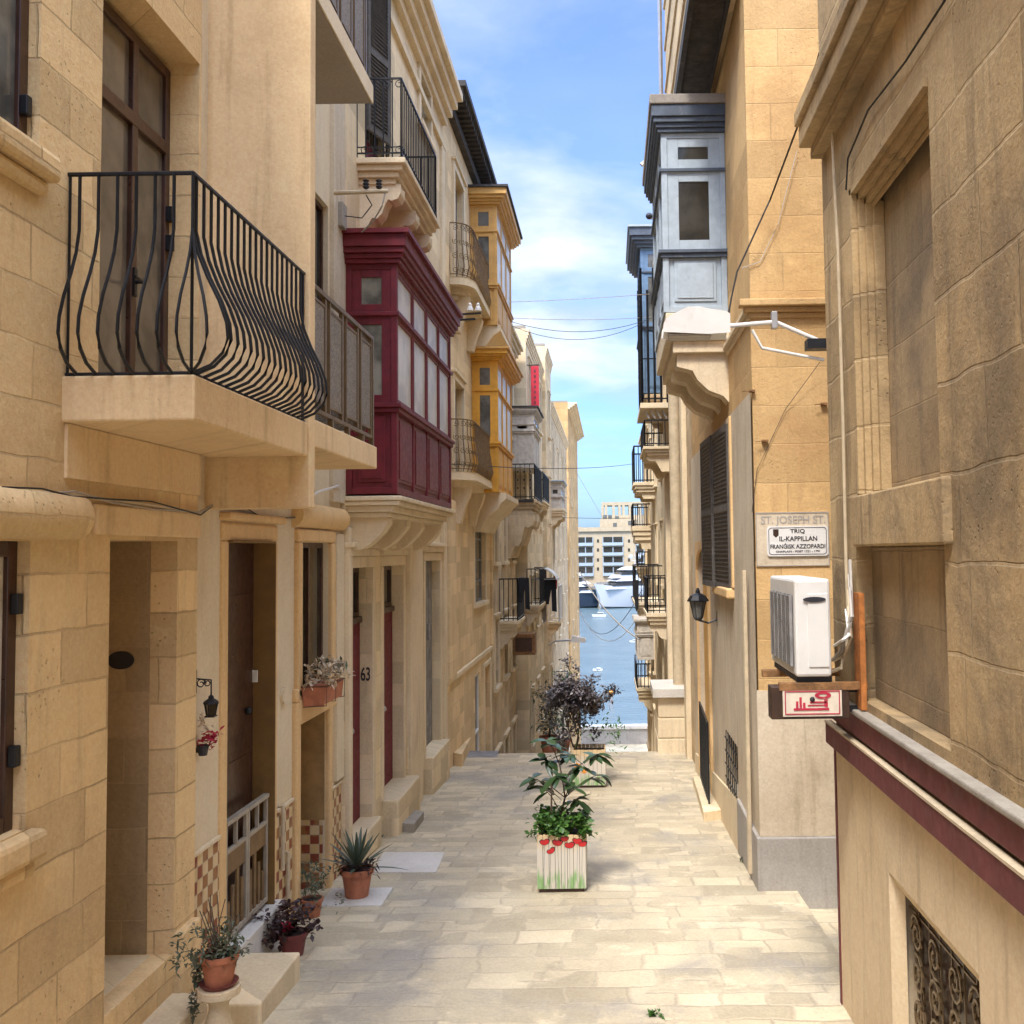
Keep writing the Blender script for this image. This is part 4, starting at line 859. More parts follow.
# ------------------------------------------------------------------ RIGHT: R1 nearest right building
hbl = (hx(934, 280, XR).y, hx(856, 340, XR).y, hx(940, 478, XR).z, hx(925, 80, XR).z)
hb2_ = (hx(946, 600, XR).y, hx(857, 600, XR).y, hx(950, 772, XR).z+.0, hx(946, 545, XR).z)
zB = hx(1024, 827, XR-.05).z
hb2_ = (hb2_[0], hb2_[1], zB+.09, hb2_[3])
hgr = (hx(975, 1010, XR).y, hx(898, 960, XR).y, -3.6, hx(940, 948, XR).z)
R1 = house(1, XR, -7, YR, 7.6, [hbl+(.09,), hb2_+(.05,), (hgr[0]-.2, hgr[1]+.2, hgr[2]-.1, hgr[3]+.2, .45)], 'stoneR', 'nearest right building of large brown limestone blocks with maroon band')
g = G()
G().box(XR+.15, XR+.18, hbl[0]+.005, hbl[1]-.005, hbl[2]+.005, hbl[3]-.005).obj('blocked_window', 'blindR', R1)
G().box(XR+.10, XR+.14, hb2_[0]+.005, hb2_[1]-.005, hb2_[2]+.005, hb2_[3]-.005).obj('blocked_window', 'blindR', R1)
fr = [hbl[1], hbl[3]]
g = G()
for k in range(4):
    e = .043*(3-k); d0 = XR-.02+.036*(3-k)
    g.box(d0, XR+.149, hbl[1]-.046-e, hbl[1]-.003-e, hbl[2]+.006, hbl[3]-.004-e)
    g.box(d0, XR+.084, hbl[0]+.006, hbl[1]-.003-e, hbl[3]-.046-e, hbl[3]-.004-e)
g.obj('window_surround', 'stoneR', R1, bev=.006)
G().box(XR-.045, XR+.1, hbl[0]-.15, hbl[1]+.05, hb2_[3]+.004, hbl[2]-.002).obj('window_sill', 'stoneR', R1, bev=.012)
# cornice near the roofline with stepped profile, end visible
ze0 = hy(806, 150, YR).z
g = G()
for k, (x_, za, zb) in enumerate(((XR-.165, ze0, ze0+.15), (XR-.085, ze0-.0, ze0-.08), (XR-.195, ze0+.152, ze0+.26), (XR-.135, ze0+.262, ze0+.315))):
    g.box(x_, XR+.02, -7, YR-.02-.0*k, min(za, zb)+.001, max(za, zb))
g.obj('cornice', 'stoneR', R1, bev=.012)
# lower plaster with grille window
gg = facade(1, XR-.012, -7, YR+.006, -4.6, zB-.315, [(hgr[0]-.10, hgr[1]+.10, hgr[2], hgr[3]+.10, .16)])
gg.add([(XR-.012, YR+.006, -4.6), (XR+.05, YR+.006, -4.6), (XR+.05, YR+.006, zB-.315), (XR-.012, YR+.006, zB-.315)], [(3, 2, 1, 0)])
gg.obj('lower_wall', 'plasterR', R1)
ho = (hgr[0]-.10, hgr[1]+.10, hgr[2], hgr[3]+.10); g = G(); xs_, xi_ = XR-.012, XR+.05
for a_, b_2, c_, d_2 in (((ho[0], ho[2]), (ho[0], ho[3]), (hgr[0], hgr[3]), (hgr[0], hgr[2])), ((ho[0], ho[3]), (ho[1], ho[3]), (hgr[1], hgr[3]), (hgr[0], hgr[3])), ((ho[1], ho[3]), (ho[1], ho[2]), (hgr[1], hgr[2]), (hgr[1], hgr[3]))):
    g.add([(xs_, *a_), (xs_, *b_2), (xi_, *c_), (xi_, *d_2)], [(0, 1, 2, 3)])
g.obj('window_splay', 'plasterR', R1)
G().box(XR+.11, XR+.14, hgr[0]+.01, hgr[1]-.01, hgr[2], hgr[3]-.01).obj('pane', 'brown', R1)
g = G(); xg = XR+.075; W = hgr[1]-hgr[0]
for k in range(1, 7): yy = hgr[0]+W*k/7; g.tube([(xg, yy, hgr[2]), (xg, yy, hgr[3]-.01)], .006, 4)
g.tube([(xg, hgr[0], hgr[3]-.06), (xg, hgr[1], hgr[3]-.06)], .007, 4)
for j in range(5):
    for k in range(4):
        c = (xg-.01, hgr[0]+W*(k+.5)/4, hgr[3]-.16-.21*j); scroll(g, c, (0, 1, 0), .10, .02, 1.6, k*2.1+j*1.3, .010, z=1.1, n=4, seg=12); scroll(g, (xg+.015, c[1]+.05, c[2]-.1), (0, -1, 0), .075, .025, 1.2, k+j*2.3, .008, z=1.3, n=4, seg=12)
g.obj('window_grille', 'bronze', R1, smooth=True)
# maroon bands
G().box(XR-.07, XR+.02, -7, YR+.03, zB+.001, zB+.035).obj('ledge', 'concrete', R1, bev=.01)
G().box(XR-.045, XR+.02, -7, YR+.02, zB-.138, zB).obj('painted_band', 'redband', R1, bev=.006)
G().box(XR-.075, XR-.03, -7, YR+.03, zB-.175, zB-.161).obj('trim_strip', 'cream', R1)
G().box(XR-.07, XR-.03, -7, YR+.03, zB-.315, zB-.176).obj('painted_band', 'redband', R1, bev=.006)
G().box(XR-.02, XR-.0, YR-.03, YR+.012, -4.6, zB-.3152).obj('painted_edge', 'redband', R1)
# ------------------------------------------------------------------ R2 corner building with the name plate
hsh = (11.75, 13.15, hx(713, 583, XO).z+.02, hx(713, 445, XO).z)
har = (hx(712, 650, XO).y, hx(701, 650, XO).y, hx(705, 775, XO).z, hx(706, 548, XO).z)
hgl = (hx(740, 775, XO).y, hx(729, 775, XO).y, hx(740, 803, XO).z, hx(740, 748, XO).z)
R2 = house(1, XO, YO, 17.4, 9.2, [(h_[0]-.02, h_[1]+.02, h_[2]-.02, h_[3]+.02, .3) for h_ in (hsh, har, hgl)], 'orange', 'right corner building with orange stone end wall and pale blue enclosed balcony', depth=9)
# white painted street face below, grey render on the end wall
zw = hy(745, 392, YO).z; zg = hy(800, 690, YO).z; zp = hy(800, 836, YO).z
gg = facade(1, XO-.02, YO-.012, 17.38, -4.3, zw, [hsh+(.15,), har+(.12,), hgl+(.10,)]); gg.obj('street_render', 'whiteR', R2)
G().box(XO-.0202, 8, YO-.012, YO+.02, zp, zg).obj('end_render', 'whiteR', R2)
G().box(XO-.055, 8, YO-.05, YO+.02, -4.8, zp-.003).box(XO-.055, XO+.02, YO+.021, hgl[0]-.101, -4.8, zp-.003).obj('plinth', 'greyR', R2, bev=.012)
pl_ = [(YO-.05, zp-.0), (17.3, zp-.35), (17.3, -5.2), (YO+.0, -5.2)]
g = G().prism([(hgl[0]-.1, zp-.02), (17.3, zp-.62), (17.3, -5.4), (hgl[0]-.1, -5.2)], 'x', XO-.05, XO+.01); g.parts('plinth', 'carved', R2, bev=.01)
zc2 = hy(780, 318, YO).z
g = G()
for k, (e, a, b) in enumerate(((.03, 0, .05), (.07, .051, .10), (.12, .101, .17))): g.box(XO-e, 8, YO-e, YO+.02, zc2+a, zc2+b)
g.parts('string_course', 'orange', R2, bev=.01)
g = G()
for k, (e, a, b) in enumerate(((.03, 0, .05), (.07, .051, .10))): g.box(XO-e, XO+.02, YO+.021, 12.3, zc2+a, zc2+b)
g.parts('string_course', 'carved', R2, bev=.01)
# arched ochre doorway with shallow arch surround
g = G(); y0_, y1_ = har[0], har[1]; n_ = 10
pts = [(y0_-.12, har[2]), (y0_, har[2]), (y0_, har[3]-.35)]+[((y0_+y1_)/2-(y1_-y0_)/2*math.cos(math.pi*i/n_), har[3]-.35+.34*math.sin(math.pi*i/n_)) for i in range(n_+1)]+[(y1_, har[2]), (y1_+.12, har[2]), (y1_+.12, har[3]+.1), (y0_-.12, har[3]+.1)]
g.prism(pts, 'x', XO-.06, XO-.021); g.obj('door_surround', 'trimB', R2)
G().box(XO+.05, XO+.11, y0_+.003, y1_-.003, har[2], har[3]-.01).obj('door', 'ochre', R2)
window(R2, 1, XO, hsh, .12, 'brown', 'glassd', 1, 2, .05)
louvre(R2, (XO-.045, 11.75), (XO-.10, 12.9), hsh[2]-.03, hsh[3]+.03); louvre(R2, (XO-.115, 12.95), (XO-.15, 14.0), hsh[2]-.03, hsh[3]+.03)
g = G().box(XO-.11, XO+.0, hsh[0]-.12, hsh[1]+.12, hsh[2]-.12, hsh[2]-.005).obj('window_sill', 'trimB', R2, bev=.02)
G().box(XO-.045, XO+.0, hsh[0]-.14, hsh[0]-.03, hsh[2], hsh[3]+.1).obj('window_surround', 'trimB', R2, bev=.01)
G().box(XO+.1, XO+.12, hgl[0], hgl[1], hgl[2], hgl[3]).obj('pane', 'dark', R2)
g = G()
for k in range(6): yy = hgl[0]+(hgl[1]-hgl[0])*(k+.5)/6; g.tube([(XO-.035, yy, hgl[2]-.02), (XO-.035, yy, hgl[3]+.02)], .008, 4)
for k in range(4): zk = hgl[2]+(hgl[3]-hgl[2])*(k+.5)/4; g.tube([(XO-.04, hgl[0]-.03, zk), (XO-.04, hgl[1]+.03, zk)], .008, 4)
g.obj('window_grille', 'iron', R2)
# blue bay
ybl = hx(726, 200, XO).y; xbl = hy(662, 210, ybl).x; z = lambda p: hy(695, p, ybl).z
blb = bay(R2, 1, XO, xbl, ybl, ybl+2.4, z(312), z(250), z(170), z(133), z(108), 'blue', 'bluedark', 'glassd', 'glassg', 3, .11, None, trim='bluedark')
G().box(xbl-.13, XO+.02, ybl-.13, ybl+2.6, z(107.5), z(98)).obj('bay_roof', 'concrete', blb, bev=.01)
g = G().box(xbl+.02, XO+.02, ybl-.03, ybl+2.4, z(340), z(313)); g.box(xbl+.10, XO+.02, ybl+.03, ybl+2.35, z(352), z(340.3))
g.obj('bay_support', 'carved', R2, bev=.01)
pr = [(XO+.02, z(352)), (xbl+.16, z(352)), (xbl+.16, z(364)), (xbl+.34, z(368)), (xbl+.40, z(378)), (xbl+.52, z(388)), (XO-.06, z(394)), (XO+.02, z(402))]
for y_ in (ybl+.10, ybl+1.0, ybl+1.9): G().prism(pr, 'y', y_, y_+.28).obj('corbel', 'carved', R2, bev=.012)
# cantilevered top storey with sooty underside
zt_ = 5.78
G().box(.95, XO+.02, 10.15, 15.2, zt_+.06, 9.2).obj('upper_storey', 'stoneD', R2)
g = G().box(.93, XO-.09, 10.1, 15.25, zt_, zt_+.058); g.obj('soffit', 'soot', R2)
g = G().box(.90, .96, 10.05, 15.3, zt_-.07, zt_+.10).box(1.30, 1.34, 10.1, 15.2, zt_-.05, zt_-.003).box(.90, 1.30, 15.2, 15.3, zt_-.05, zt_-.003); g.obj('soffit_trim', 'roofdark', R2)
g = G()
for k in range(4): g.box(.925, .949, 10.2, 15.2, 6.3+.65*k, 6.36+.65*k)
g.parts('string_course', 'carved', R2, bev=.005)
cable([(.88, 15.3, 5.4), (.88, 15.3, 9.2)], .035, 'alu', 'grey vertical pipe at the far end of the upper storey above the blue balcony', 'pipe', name='pipe')
# ------------------------------------------------------------------ R3, R4, R5 further down on the right
hR3 = [(22.0, 22.9, -1.38, .8, .15), (21.9, 22.8, 2.2, 4.3, .15), (19.2, 19.9, 2.9, 4.3, .15), (24.5, 25.2, -4, -1.9, .15)]
R3 = house(1, XO, 17.4, 26, 6.9, hR3, 'stoneE', 'right house with iron caged balcony and beige downpipe', zbot=-9)
for h in hR3: window(R3, 1, XO, h[:4], .08, 'brown', 'glassd', 1, 1)
g = G(); g.box(XO-.09, XO+.01, 18.6, 19.05, -5, 6.6); g.obj('pilaster', 'carved', R3, bev=.015); g = G().box(XO-.12, XO+.01, 23.8, 24.2, -6, 6.6).obj('pilaster', 'carved', R3, bev=.015)
cornice(R3, 1, XO, 17.42, 25.98, 6.9, .3, .4)
R4 = plainhouse(1, XO, 26.02, 35.5, 5.4, (2.0, -.9, -3.9, -6.8), 3, 'stoneC', 'right house with timber box balcony lower down the street', corn=.2)
R5 = plainhouse(1, XO+.03, 35.6, 43, 4.6, (2.0, -1.2, -4.4, -7.6), 2, 'stoneD', 'farthest right house at the end of the terrace', corn=.2)
# caged balcony and the one below
b1 = farbalc(R3, 1, XO, 672, 643, 420, 446, 2.6, th=.2, cd_=.35)
y0 = b1[0]; zc3 = hy(655, 403, y0).z; ztp = hy(655, 268, y0).z; xo = b1[1]
bq = G().box(xo-.05, XO+.02, y0-.05, y0+2.7, zc3-.12, zc3).obj('balcony', 'carved', R3, bev=.01)
g = G(); xa = xo
for k in range(5): xk = xa+(XO-xa)*k/4.6; g.tube([(xk, y0, zc3), (xk, y0, ztp-.5*(k % 2))], .028, 5)
for k in range(5): g.tube([(xa, y0+.5*k, zc3), (xa, y0+.5*k, ztp)], .028, 5)
for zq in (zc3+.1, zc3+1.0, ztp-.6): g.tube([(XO, y0, zq), (xa, y0, zq), (xa, y0+2.5, zq)], .022, 4)
g.obj('cage', 'iron', bq)
g = G()
for k in range(5): xk = xa+.05+(XO-xa)*k/5; g.tube([(xk, y0+.1, zc3-.15), (xk+.1, y0+.1, b1[3]+.05)], .03, 4)
g.obj('slats', 'greywood', R3)
farbalc(R3, 1, XO, 671, 646, 578, 613, 2.2, th=.28, cd_=.45, mat='carved')
farbalc(R4, 1, XO, 664, 634, 566, 602, 3.0, th=.25, cd_=.4)
farbalc(R4, 1, XO, 655, 633, 446, 482, 2.6, th=.3, cd_=.2, r=.02)
farbalc(R5, 1, XO+.03, 651, 632, 504, 526, 2.8, th=.5, cd_=.3, r=.02)
farbalc(R5, 1, XO+.03, 648, 637, 552, 566, 2.6, th=.4, cd_=.3, r=.02)
farbalc(R5, 1, XO+.03, 652, 636, 664, 688, 3.2, th=.35, cd_=.5, r=.02)
# mid blue bay on R3
yb2 = 24.2; xb2 = hy(641, 300, yb2).x; z = lambda p: hy(650, p, yb2).z
b_ = bay(R3, 1, XO, xb2, yb2, yb2+2.6, z(393), z(326), z(272), z(248), z(230), 'blue2', 'bluedark', 'glassg', 'glassd', 3, .26, 'blue', ncols=1, trim='bluedark')
balcony(R3, 1, XO, xb2+.05, yb2, yb2+2.5, z(394), .25, 'stoneE', 2, .4, 3)
# timber box bay on R4
yb3 = hx(655, 640, XO).y; xb3 = hy(637, 640, yb3).x; z = lambda p: hy(645, p, yb3).z
bay(R4, 1, XO, xb3, yb3, yb3+2.4, z(660), z(634), z(632), z(624), z(619), 'greywood', 'greywood', 'glassd', 'glassd', 2, .1, None)
# pipe
cable([(XO-.13, 19.9, 4.2), (XO-.13, 19.9, 3.2), (XO-.13, 19.9, -4.0)], .11, 'cream', 'thick beige downpipe on the right house front', 'downpipe', name='downpipe', n=10)
cable([(XO-.07, 10.35, hx(752, 590, XO).z+.2), (XO-.07, 10.35, -3.2)], .028, 'cream', 'thin cream pipe down the white corner of the right building', 'pipe', name='pipe')
# ------------------------------------------------------------------ street furniture and fittings, right side
# air conditioner
ta = thing('air_conditioner', (1.25, 6.6, -.8), 'white air conditioner unit on brown brackets below the street name plate', 'air conditioner')
a = RY(6.3, 795, 579, 831, 677); x0, x1, z0, z1 = a; y1 = 7.25
G().box(x0, x1, 6.3, y1, z0, z1).obj('casing', 'acwhite', ta, bev=.018)
G().box(x0+.08, x1-.015, 6.292, 6.302, z0+.06, z1-.09).obj('side_panel', 'acwhite', ta, bev=.003)
g = G(); pr = [(x0+.12+.07*math.cos(a_), z1-.125+.017*math.sin(a_)) for a_ in [math.pi*2*i/16 for i in range(16)]]; g.prism([(p[0], p[1]) for p in pr], 'y', 6.285, 6.2915); g.parts('handle', 'ink', ta)
g = G()
for k in range(30): zk = z0+.07+(z1-z0-.18)*k/29; g.box(x0-.018, x0-.004, 6.37, 7.119, zk-.006, zk+.006)
for k in range(6): yk = 6.37+.75*k/5; g.box(x0-.022, x0-.003, yk-.006, yk+.006, z0+.06, z1-.10)
g.obj('fan_grille', 'greydoor', ta); G().box(x0-.0035, x0-.001, 6.36, 7.1268, z0+.06, z1-.10).obj('fan_opening', 'dark', ta)
g = G().box(x0+.01, x1+.01, 6.35, 7.197, z0-.035, z0-.002); g.obj('base_tray', 'ink', ta)
for yy, xl_ in ((6.32, x0-.10), (7.0176, x0-.10)): G().box(xl_, XR+.02, yy, yy+.05, z0-.085, z0-.037).obj('bracket', 'rust', ta, bev=.004)
# shop sign under the AC
tsn = thing('shop_sign', (1.3, 6.4, -1.1), 'worn red and cream sign in a brown box hanging under the air conditioner', 'sign')
sx0, sx1, sz0, sz1 = RY(6.3, 772, 687, 846, 720)
G().box(sx0, sx1+.03, 6.33, 6.46, sz0, sz1).obj('sign_box', 'signbrown', tsn, bev=.006)
px0, px1, pz0, pz1 = sx0+.07, sx1-.02, sz0+.018, sz1-.014
G().box(px0, px1, 6.322, 6.3298, pz0, pz1).obj('sign_face', 'paper', tsn)
g = G()
for a_, b_2, c_, d_2 in ((px0+.012, px1-.012, pz0+.012, pz0+.018), (px0+.012, px1-.012, pz1-.018, pz1-.012), (px0+.012, px0+.018, pz0+.019, pz1-.019), (px1-.018, px1-.012, pz0+.019, pz1-.019)): g.box(a_, b_2, 6.318, 6.3215, c_, d_2)
W = px1-px0; H_ = pz1-pz0
for (u0_, u1_, v0_, v1_) in ((.18, .78, .22, .30), (.22, .26, .30, .55), (.28, .32, .30, .70), (.34, .38, .30, .50), (.42, .70, .38, .42), (.46, .74, .48, .54), (.70, .76, .34, .62)):
    g.box(px0+W*u0_, px0+W*u1_, 6.318, 6.3215, pz0+H_*v0_, pz0+H_*v1_)
n_ = 20; ro = [(px0+W*(.68+.14*math.cos(2*math.pi*i/n_)), pz0+H_*(.76+.13*math.sin(2*math.pi*i/n_))) for i in range(n_)]; ri = [(px0+W*(.68+.07*math.cos(2*math.pi*i/n_)), pz0+H_*(.76+.05*math.sin(2*math.pi*i/n_))) for i in range(n_)]
g.add([(p[0], 6.318, p[1]) for p in ro]+[(p[0], 6.318, p[1]) for p in ri], [(i, (i+1) % n_, n_+(i+1) % n_, n_+i) for i in range(n_)])
g.obj('sign_emblem', 'signred', tsn)
G().ball((px0+W*.5, 6.32, pz0+H_*.62), .016, 6).obj('sign_bolt', 'ink', tsn)
G().tube([(sx1+.02, 6.4, sz1-.03), (XR, 6.4, sz1-.03)], .02, 6).tube([(sx1+.02, 6.4, sz0+.05), (XR, 6.4, sz0+.05)], .02, 6).obj('sign_bracket', 'iron', tsn)
# round junction lamp under sign + rusty board
cable([(XR-.06, YR-.08, hx(858, 592, XR).z), (XR-.06, YR-.08, hx(858, 705, XR).z)], .0, 'rust', 'x', 'x') if False else None
pa_, pb_ = hx(861, 650, XR-.03), hx(855, 650, XR-.03); G().box(XR-.035, XR-.002, pa_.y, pb_.y, hx(857, 704, XR).z, hx(857, 592, XR).z).obj('rusty_post', 'rustorange', label='orange rusty steel bar upright behind the air conditioner on the brown wall', cat='bar')
# name plate
tp = thing('street_sign', (1.85, YO, -.2), 'white enamel street name plate with black lettering on the orange wall', 'street sign')
x0, x1, z0, z1 = RY(YO-.02, 767, 526, 828, 556)
def rrect(x0, x1, z0, z1, r, n=4, notch=True):
    pts = []
    for cx, cz, a0 in ((x1-r, z1-r, 0), (x0+r, z1-r, 90), (x0+r, z0+r, 180), (x1-r, z0+r, 270)):
        for i in range(n+1): a_ = R(a0+90*i/n); pts.append((cx+r*math.cos(a_), cz+r*math.sin(a_)))
    return pts
G().prism(rrect(x0, x1, z0, z1, .03), 'y', YO-.03, YO-.012).obj('plate', 'white', tp)
o_, i_ = rrect(x0+.014, x1-.014, z0+.014, z1-.014, .03), rrect(x0+.020, x1-.020, z0+.020, z1-.020, .027)
n_ = len(o_); G().add([(p[0], YO-.0315, p[1]) for p in o_]+[(p[0], YO-.0315, p[1]) for p in i_], [(i, (i+1) % n_, n_+(i+1) % n_, n_+i) for i in range(n_)]).obj('border_line', 'ink', tp)
W = x1-x0; H_ = z1-z0
for s_t, a0_, a1_, b0_, b1_ in (('TRIQ', .38, .62, .74, .90), ('IL-KAPPILLAN', .20, .82, .50, .66), ('FRANĠISK AZZOPARDI', .05, .95, .25, .44), ('CHAPLAIN - POET 1721 - 1791', .14, .86, .12, .19)):
    text(s_t, x0+W*a0_, x0+W*a1_, z0+H_*b0_, z0+H_*b1_, YO-.0315, 'ink', tp)
G().prism([(x0+W*.10, z0+H_*.90), (x0+W*.19, z0+H_*.90), (x0+W*.19, z0+H_*.70), (x0+W*.145, z0+H_*.62), (x0+W*.10, z0+H_*.70)], 'y', YO-.0318, YO-.0302).obj('crest', 'signbrown', tp)
ts = thing('carved_sign', (1.85, YO, -.1), 'old white painted stone tablet with worn ST. JOSEPH ST. lettering above the name plate', 'stone sign')
x0, x1, z0, z1 = RY(YO-.01, 756, 512, 829, 566)
G().box(x0, x1, YO-.011, YO+.01, z0, z1).obj('tablet', 'whiteR', ts)
g = G(); 
for a_, b_2, c_, d_2 in ((x0, x1, z1-.012, z1), (x0, x1, z0, z0+.008), (x0, x0+.008, z0+.01, z1-.013), (x1-.008, x1, z0+.01, z1-.013)): g.box(a_, b_2, YO-.016, YO-.0112, c_, d_2)
g.obj('tablet_edge', 'greyR', ts)
text('ST. JOSEPH ST.', x0+.05, x1-.03, z1-.14, z1-.035, YO-.013, 'greyR', ts)
# LED street light on tubular arm
tl = thing('street_light', (XR, YR, 1.7), 'white street light head on a bent tubular arm fixed to the brown building', 'street light')
yl2 = YR+.12
h0 = RY(yl2, 664, 312, 727, 335); hx0, hx1, hz0, hz1 = h0
prf = [(hx0, hz0+.016), (hx0+.004, hz0+.06), (hx0+.02, hz0+.095), (hx0+.06, hz0+.12), (hx0+.17, hz1+.004), (hx0+.25, hz1+.004), (hx0+.32, hz1-.012), (hx1-.02, hz1-.03), (hx1, hz1-.045), (hx1, hz0+.005), (hx0+.3, hz0-.002)]
G().prism(prf, 'y', yl2-.10, yl2+.14).obj('lamp_head', 'acwhite', tl, bev=.012)
G().box(hx0+.03, hx1-.12, yl2-.07, yl2+.11, hz0-.02, hz0-.003).obj('lens', 'greycab', tl)
e1 = hy(728, 326, yl2); e2 = hy(775, 322, yl2); e3 = hy(826, 344, yl2); b1_, b2_, b3_ = hy(752, 330, yl2), hy(762, 348, yl2), hy(824, 360, yl2)
G().tube([e1-Vector((.06, 0, 0)), e1, e2, e3], .016, 8).obj('arm', 'acwhite', tl, smooth=True)
G().tube([b1_, b2_, b3_], .012, 8).obj('brace', 'acwhite', tl, smooth=True)
e4 = hy(774, 312, yl2); G().box(e4.x-.02, e4.x+.02, yl2-.03, yl2+.03, e2.z-.05, e4.z).obj('clamp', 'alu', tl, bev=.004)
G().box(XR-.12, XR+.1, YR+.06, YR+.18, e3.z-.04, e3.z+.03).obj('wall_plate', 'iron', tl)
# conduits and cables on R1 corner
x_ = XR-.03
def wl(px, py, X=x_): v = hx(px, py, X); return (X, v.y, v.z)
cable([wl(824, 60), wl(832, 130), wl(838, 250), wl(843, 420), wl(846, 560), wl(849, 640)], .011, 'cream', 'cream conduit pipe running down the edge of the brown building', 'conduit', name='conduit', n=8)
yk = YR-.03
cable([hy(826, 0, yk), hy(827, 70, yk), hy(836, 150, yk), hy(838, 300, yk), hy(840, 480, yk), hy(842, 640, yk)], .006, 'black', 'thin black cable beside the cream conduit on the brown building edge', name='cable')
cable([wl(850, 560), wl(852, 612, XR-.06), wl(842, 650, XR-.12), hy(832, 660, YR-.05)], .012, 'greycab', 'grey hose looping from the air conditioner to the wall', 'hose', name='hose')
cable([wl(848, 590), wl(850, 632, XR-.05), wl(841, 668, XR-.12), hy(832, 672, YR-.1)], .012, 'cream', 'cream hose looping below the grey hose of the air conditioner', 'hose', name='hose')
cable([hy(821, 48, YR), hy(800, 120, YO-1.6), hy(770, 200, YO-.15), hy(737, 272, YO-.1), hy(731, 300, YO-.1), hy(728, 318, YO-.1)], .009, 'black', 'black cable sagging from the cornice across the orange end wall', name='cable')
cable([hy(797, 150, YO-.05), hy(778, 225, YO-.03), hy(760, 262, YO-.02), hy(742, 268, YO-.02)], .004, 'greycab', 'thin grey wire looped on the orange end wall', 'wire', name='wire')
cable([wl(945, 0), wl(905, 62), wl(868, 110), wl(848, 158), wl(846, 190)], .006, 'black', 'thin black cable slanting across the brown wall above the blocked window', name='cable')
cable([hy(820, 362, YO-.1), hy(785, 410, YO-.02), hy(757, 470, YO-.02), hy(752, 512, YO-.02)], .003, 'black', 'fine black wire down the orange wall towards the stone tablet', 'wire', name='wire')
for i, (px, py, sd_) in enumerate(((752, 391, 'near the white corner, upper'), (765, 441, 'on the orange wall above the tablet'), (824, 404, 'at the right edge of the orange wall'))):
    p = hy(px, py, YO-.03); g = G().box(p.x-.03, p.x+.03, YO-.05, YO+.0, p.z-.012, p.z+.012).tube([(p.x, YO-.05, p.z), (p.x-.1, YO-.06, p.z-.01)], .005, 4); g.obj('wall_hook', 'rust', label='small rusty hook '+sd_, cat='hook')
for k, (a_, b_2, c_) in enumerate(((600, 655, 845), (575, 640, 846), (610, 640, 843))):
    cable([wl(c_+3, a_), wl(c_+6, (a_+b_2)/2+10, XR-.08-.02*k), wl(c_, b_2, XR-.10-.03*k), hy(834, b_2+6, YR+.05)], .011, ('cream', 'greycab', 'acwhite')[k], ('cream', 'grey', 'white')[k]+' insulated refrigerant hose curling behind the air conditioner', 'hose', name='refrigerant_hose')
# wall lanterns
def lantern(p, dirx, s, label, wallx, name='wall_lantern', arm=.2):
    t = thing(name, (wallx, p[1], p[2]), label, 'lantern', 'black wall lanterns'); x, y, z = p
    G().lathe((x, y, z), [(.004, -.20*s), (.04*s, -.19*s), (.055*s, -.17*s), (.095*s, .02*s)], 6).obj('glass', 'glassg', t)
    g = G()
    for k in range(6): a_ = 2*math.pi*k/6; g.tube([(x+.055*s*math.cos(a_), y+.055*s*math.sin(a_), z-.17*s), (x+.097*s*math.cos(a_), y+.097*s*math.sin(a_), z+.02*s)], .007*s, 4)
    g.lathe((x, y, z), [(.03*s, -.21*s), (.06*s, -.18*s), (.05*s, -.165*s)], 8); g.obj('frame', 'iron', t)
    G().lathe((x, y, z), [(.13*s, .02*s), (.13*s, .035*s), (.09*s, .09*s), (.03*s, .12*s), (.025*s, .15*s), (.012*s, .18*s)], 8).obj('cap', 'iron', t)
    g = G().tube([(wallx, y, z-.19*s), (wallx+(x-wallx)*.5, y, z-.24*s), (x, y, z-.205*s)], .012*s, 5); g.box(wallx-.02, wallx+.02, y-.05*s, y+.05*s, z-.28*s, z-.10*s); g.obj('bracket', 'iron', t)
    return t
p = hy(698, 603, 13.6); lantern((p.x, 13.6, p.z), -1, 1.1, 'black six sided lantern bracketed on the white wall beyond the shutters', XO)
p = hy(663, 708, 24.5); lantern((p.x, 24.5, p.z), -1, 1.3, 'small black lantern further down the right wall above the stone block', XO)
# hanging lantern on the left pier and its flower pot
p = hx(211, 708, XB+.11); xl_, yl3, zl3 = XB+.11, p.y, p.z
t = thing('hanging_lantern', (XB, yl3, zl3), 'small black hanging lantern on a scrolled bracket by the ochre door', 'lantern')
G().lathe((xl_, yl3, zl3), [(.028, -.05), (.042, .03)], 4).obj('glass', 'glassb', t)
g = G()
for k in range(4): a_ = 2*math.pi*(k)/4; g.tube([(xl_+.03*math.cos(a_), yl3+.03*math.sin(a_), zl3-.05), (xl_+.045*math.cos(a_), yl3+.045*math.sin(a_), zl3+.03)], .005, 4)
g.box(xl_-.032, xl_+.032, yl3-.032, yl3+.032, zl3-.06, zl3-.05); g.obj('frame', 'iron', t)
G().lathe((xl_, yl3, zl3), [(.055, .03), (.05, .045), (.02, .065), (.018, .08), (.005, .09)], 8).obj('cap', 'iron', t)
g = G().tube([(XB, yl3, zl3+.20), (xl_, yl3, zl3+.19), (xl_, yl3, zl3+.08)], .006, 5).tube([(XB+.005, yl3, zl3+.10), (XB+.005, yl3, zl3+.26)], .008, 4)
scroll(g, (XB+.04, yl3, zl3+.165), (1, 0, 0), .035, .01, 1.4, 0, .005); scroll(g, (XB+.085, yl3, zl3+.17), (1, 0, 0), .025, .01, 1.3, 2, .005); g.obj('bracket', 'iron', t)
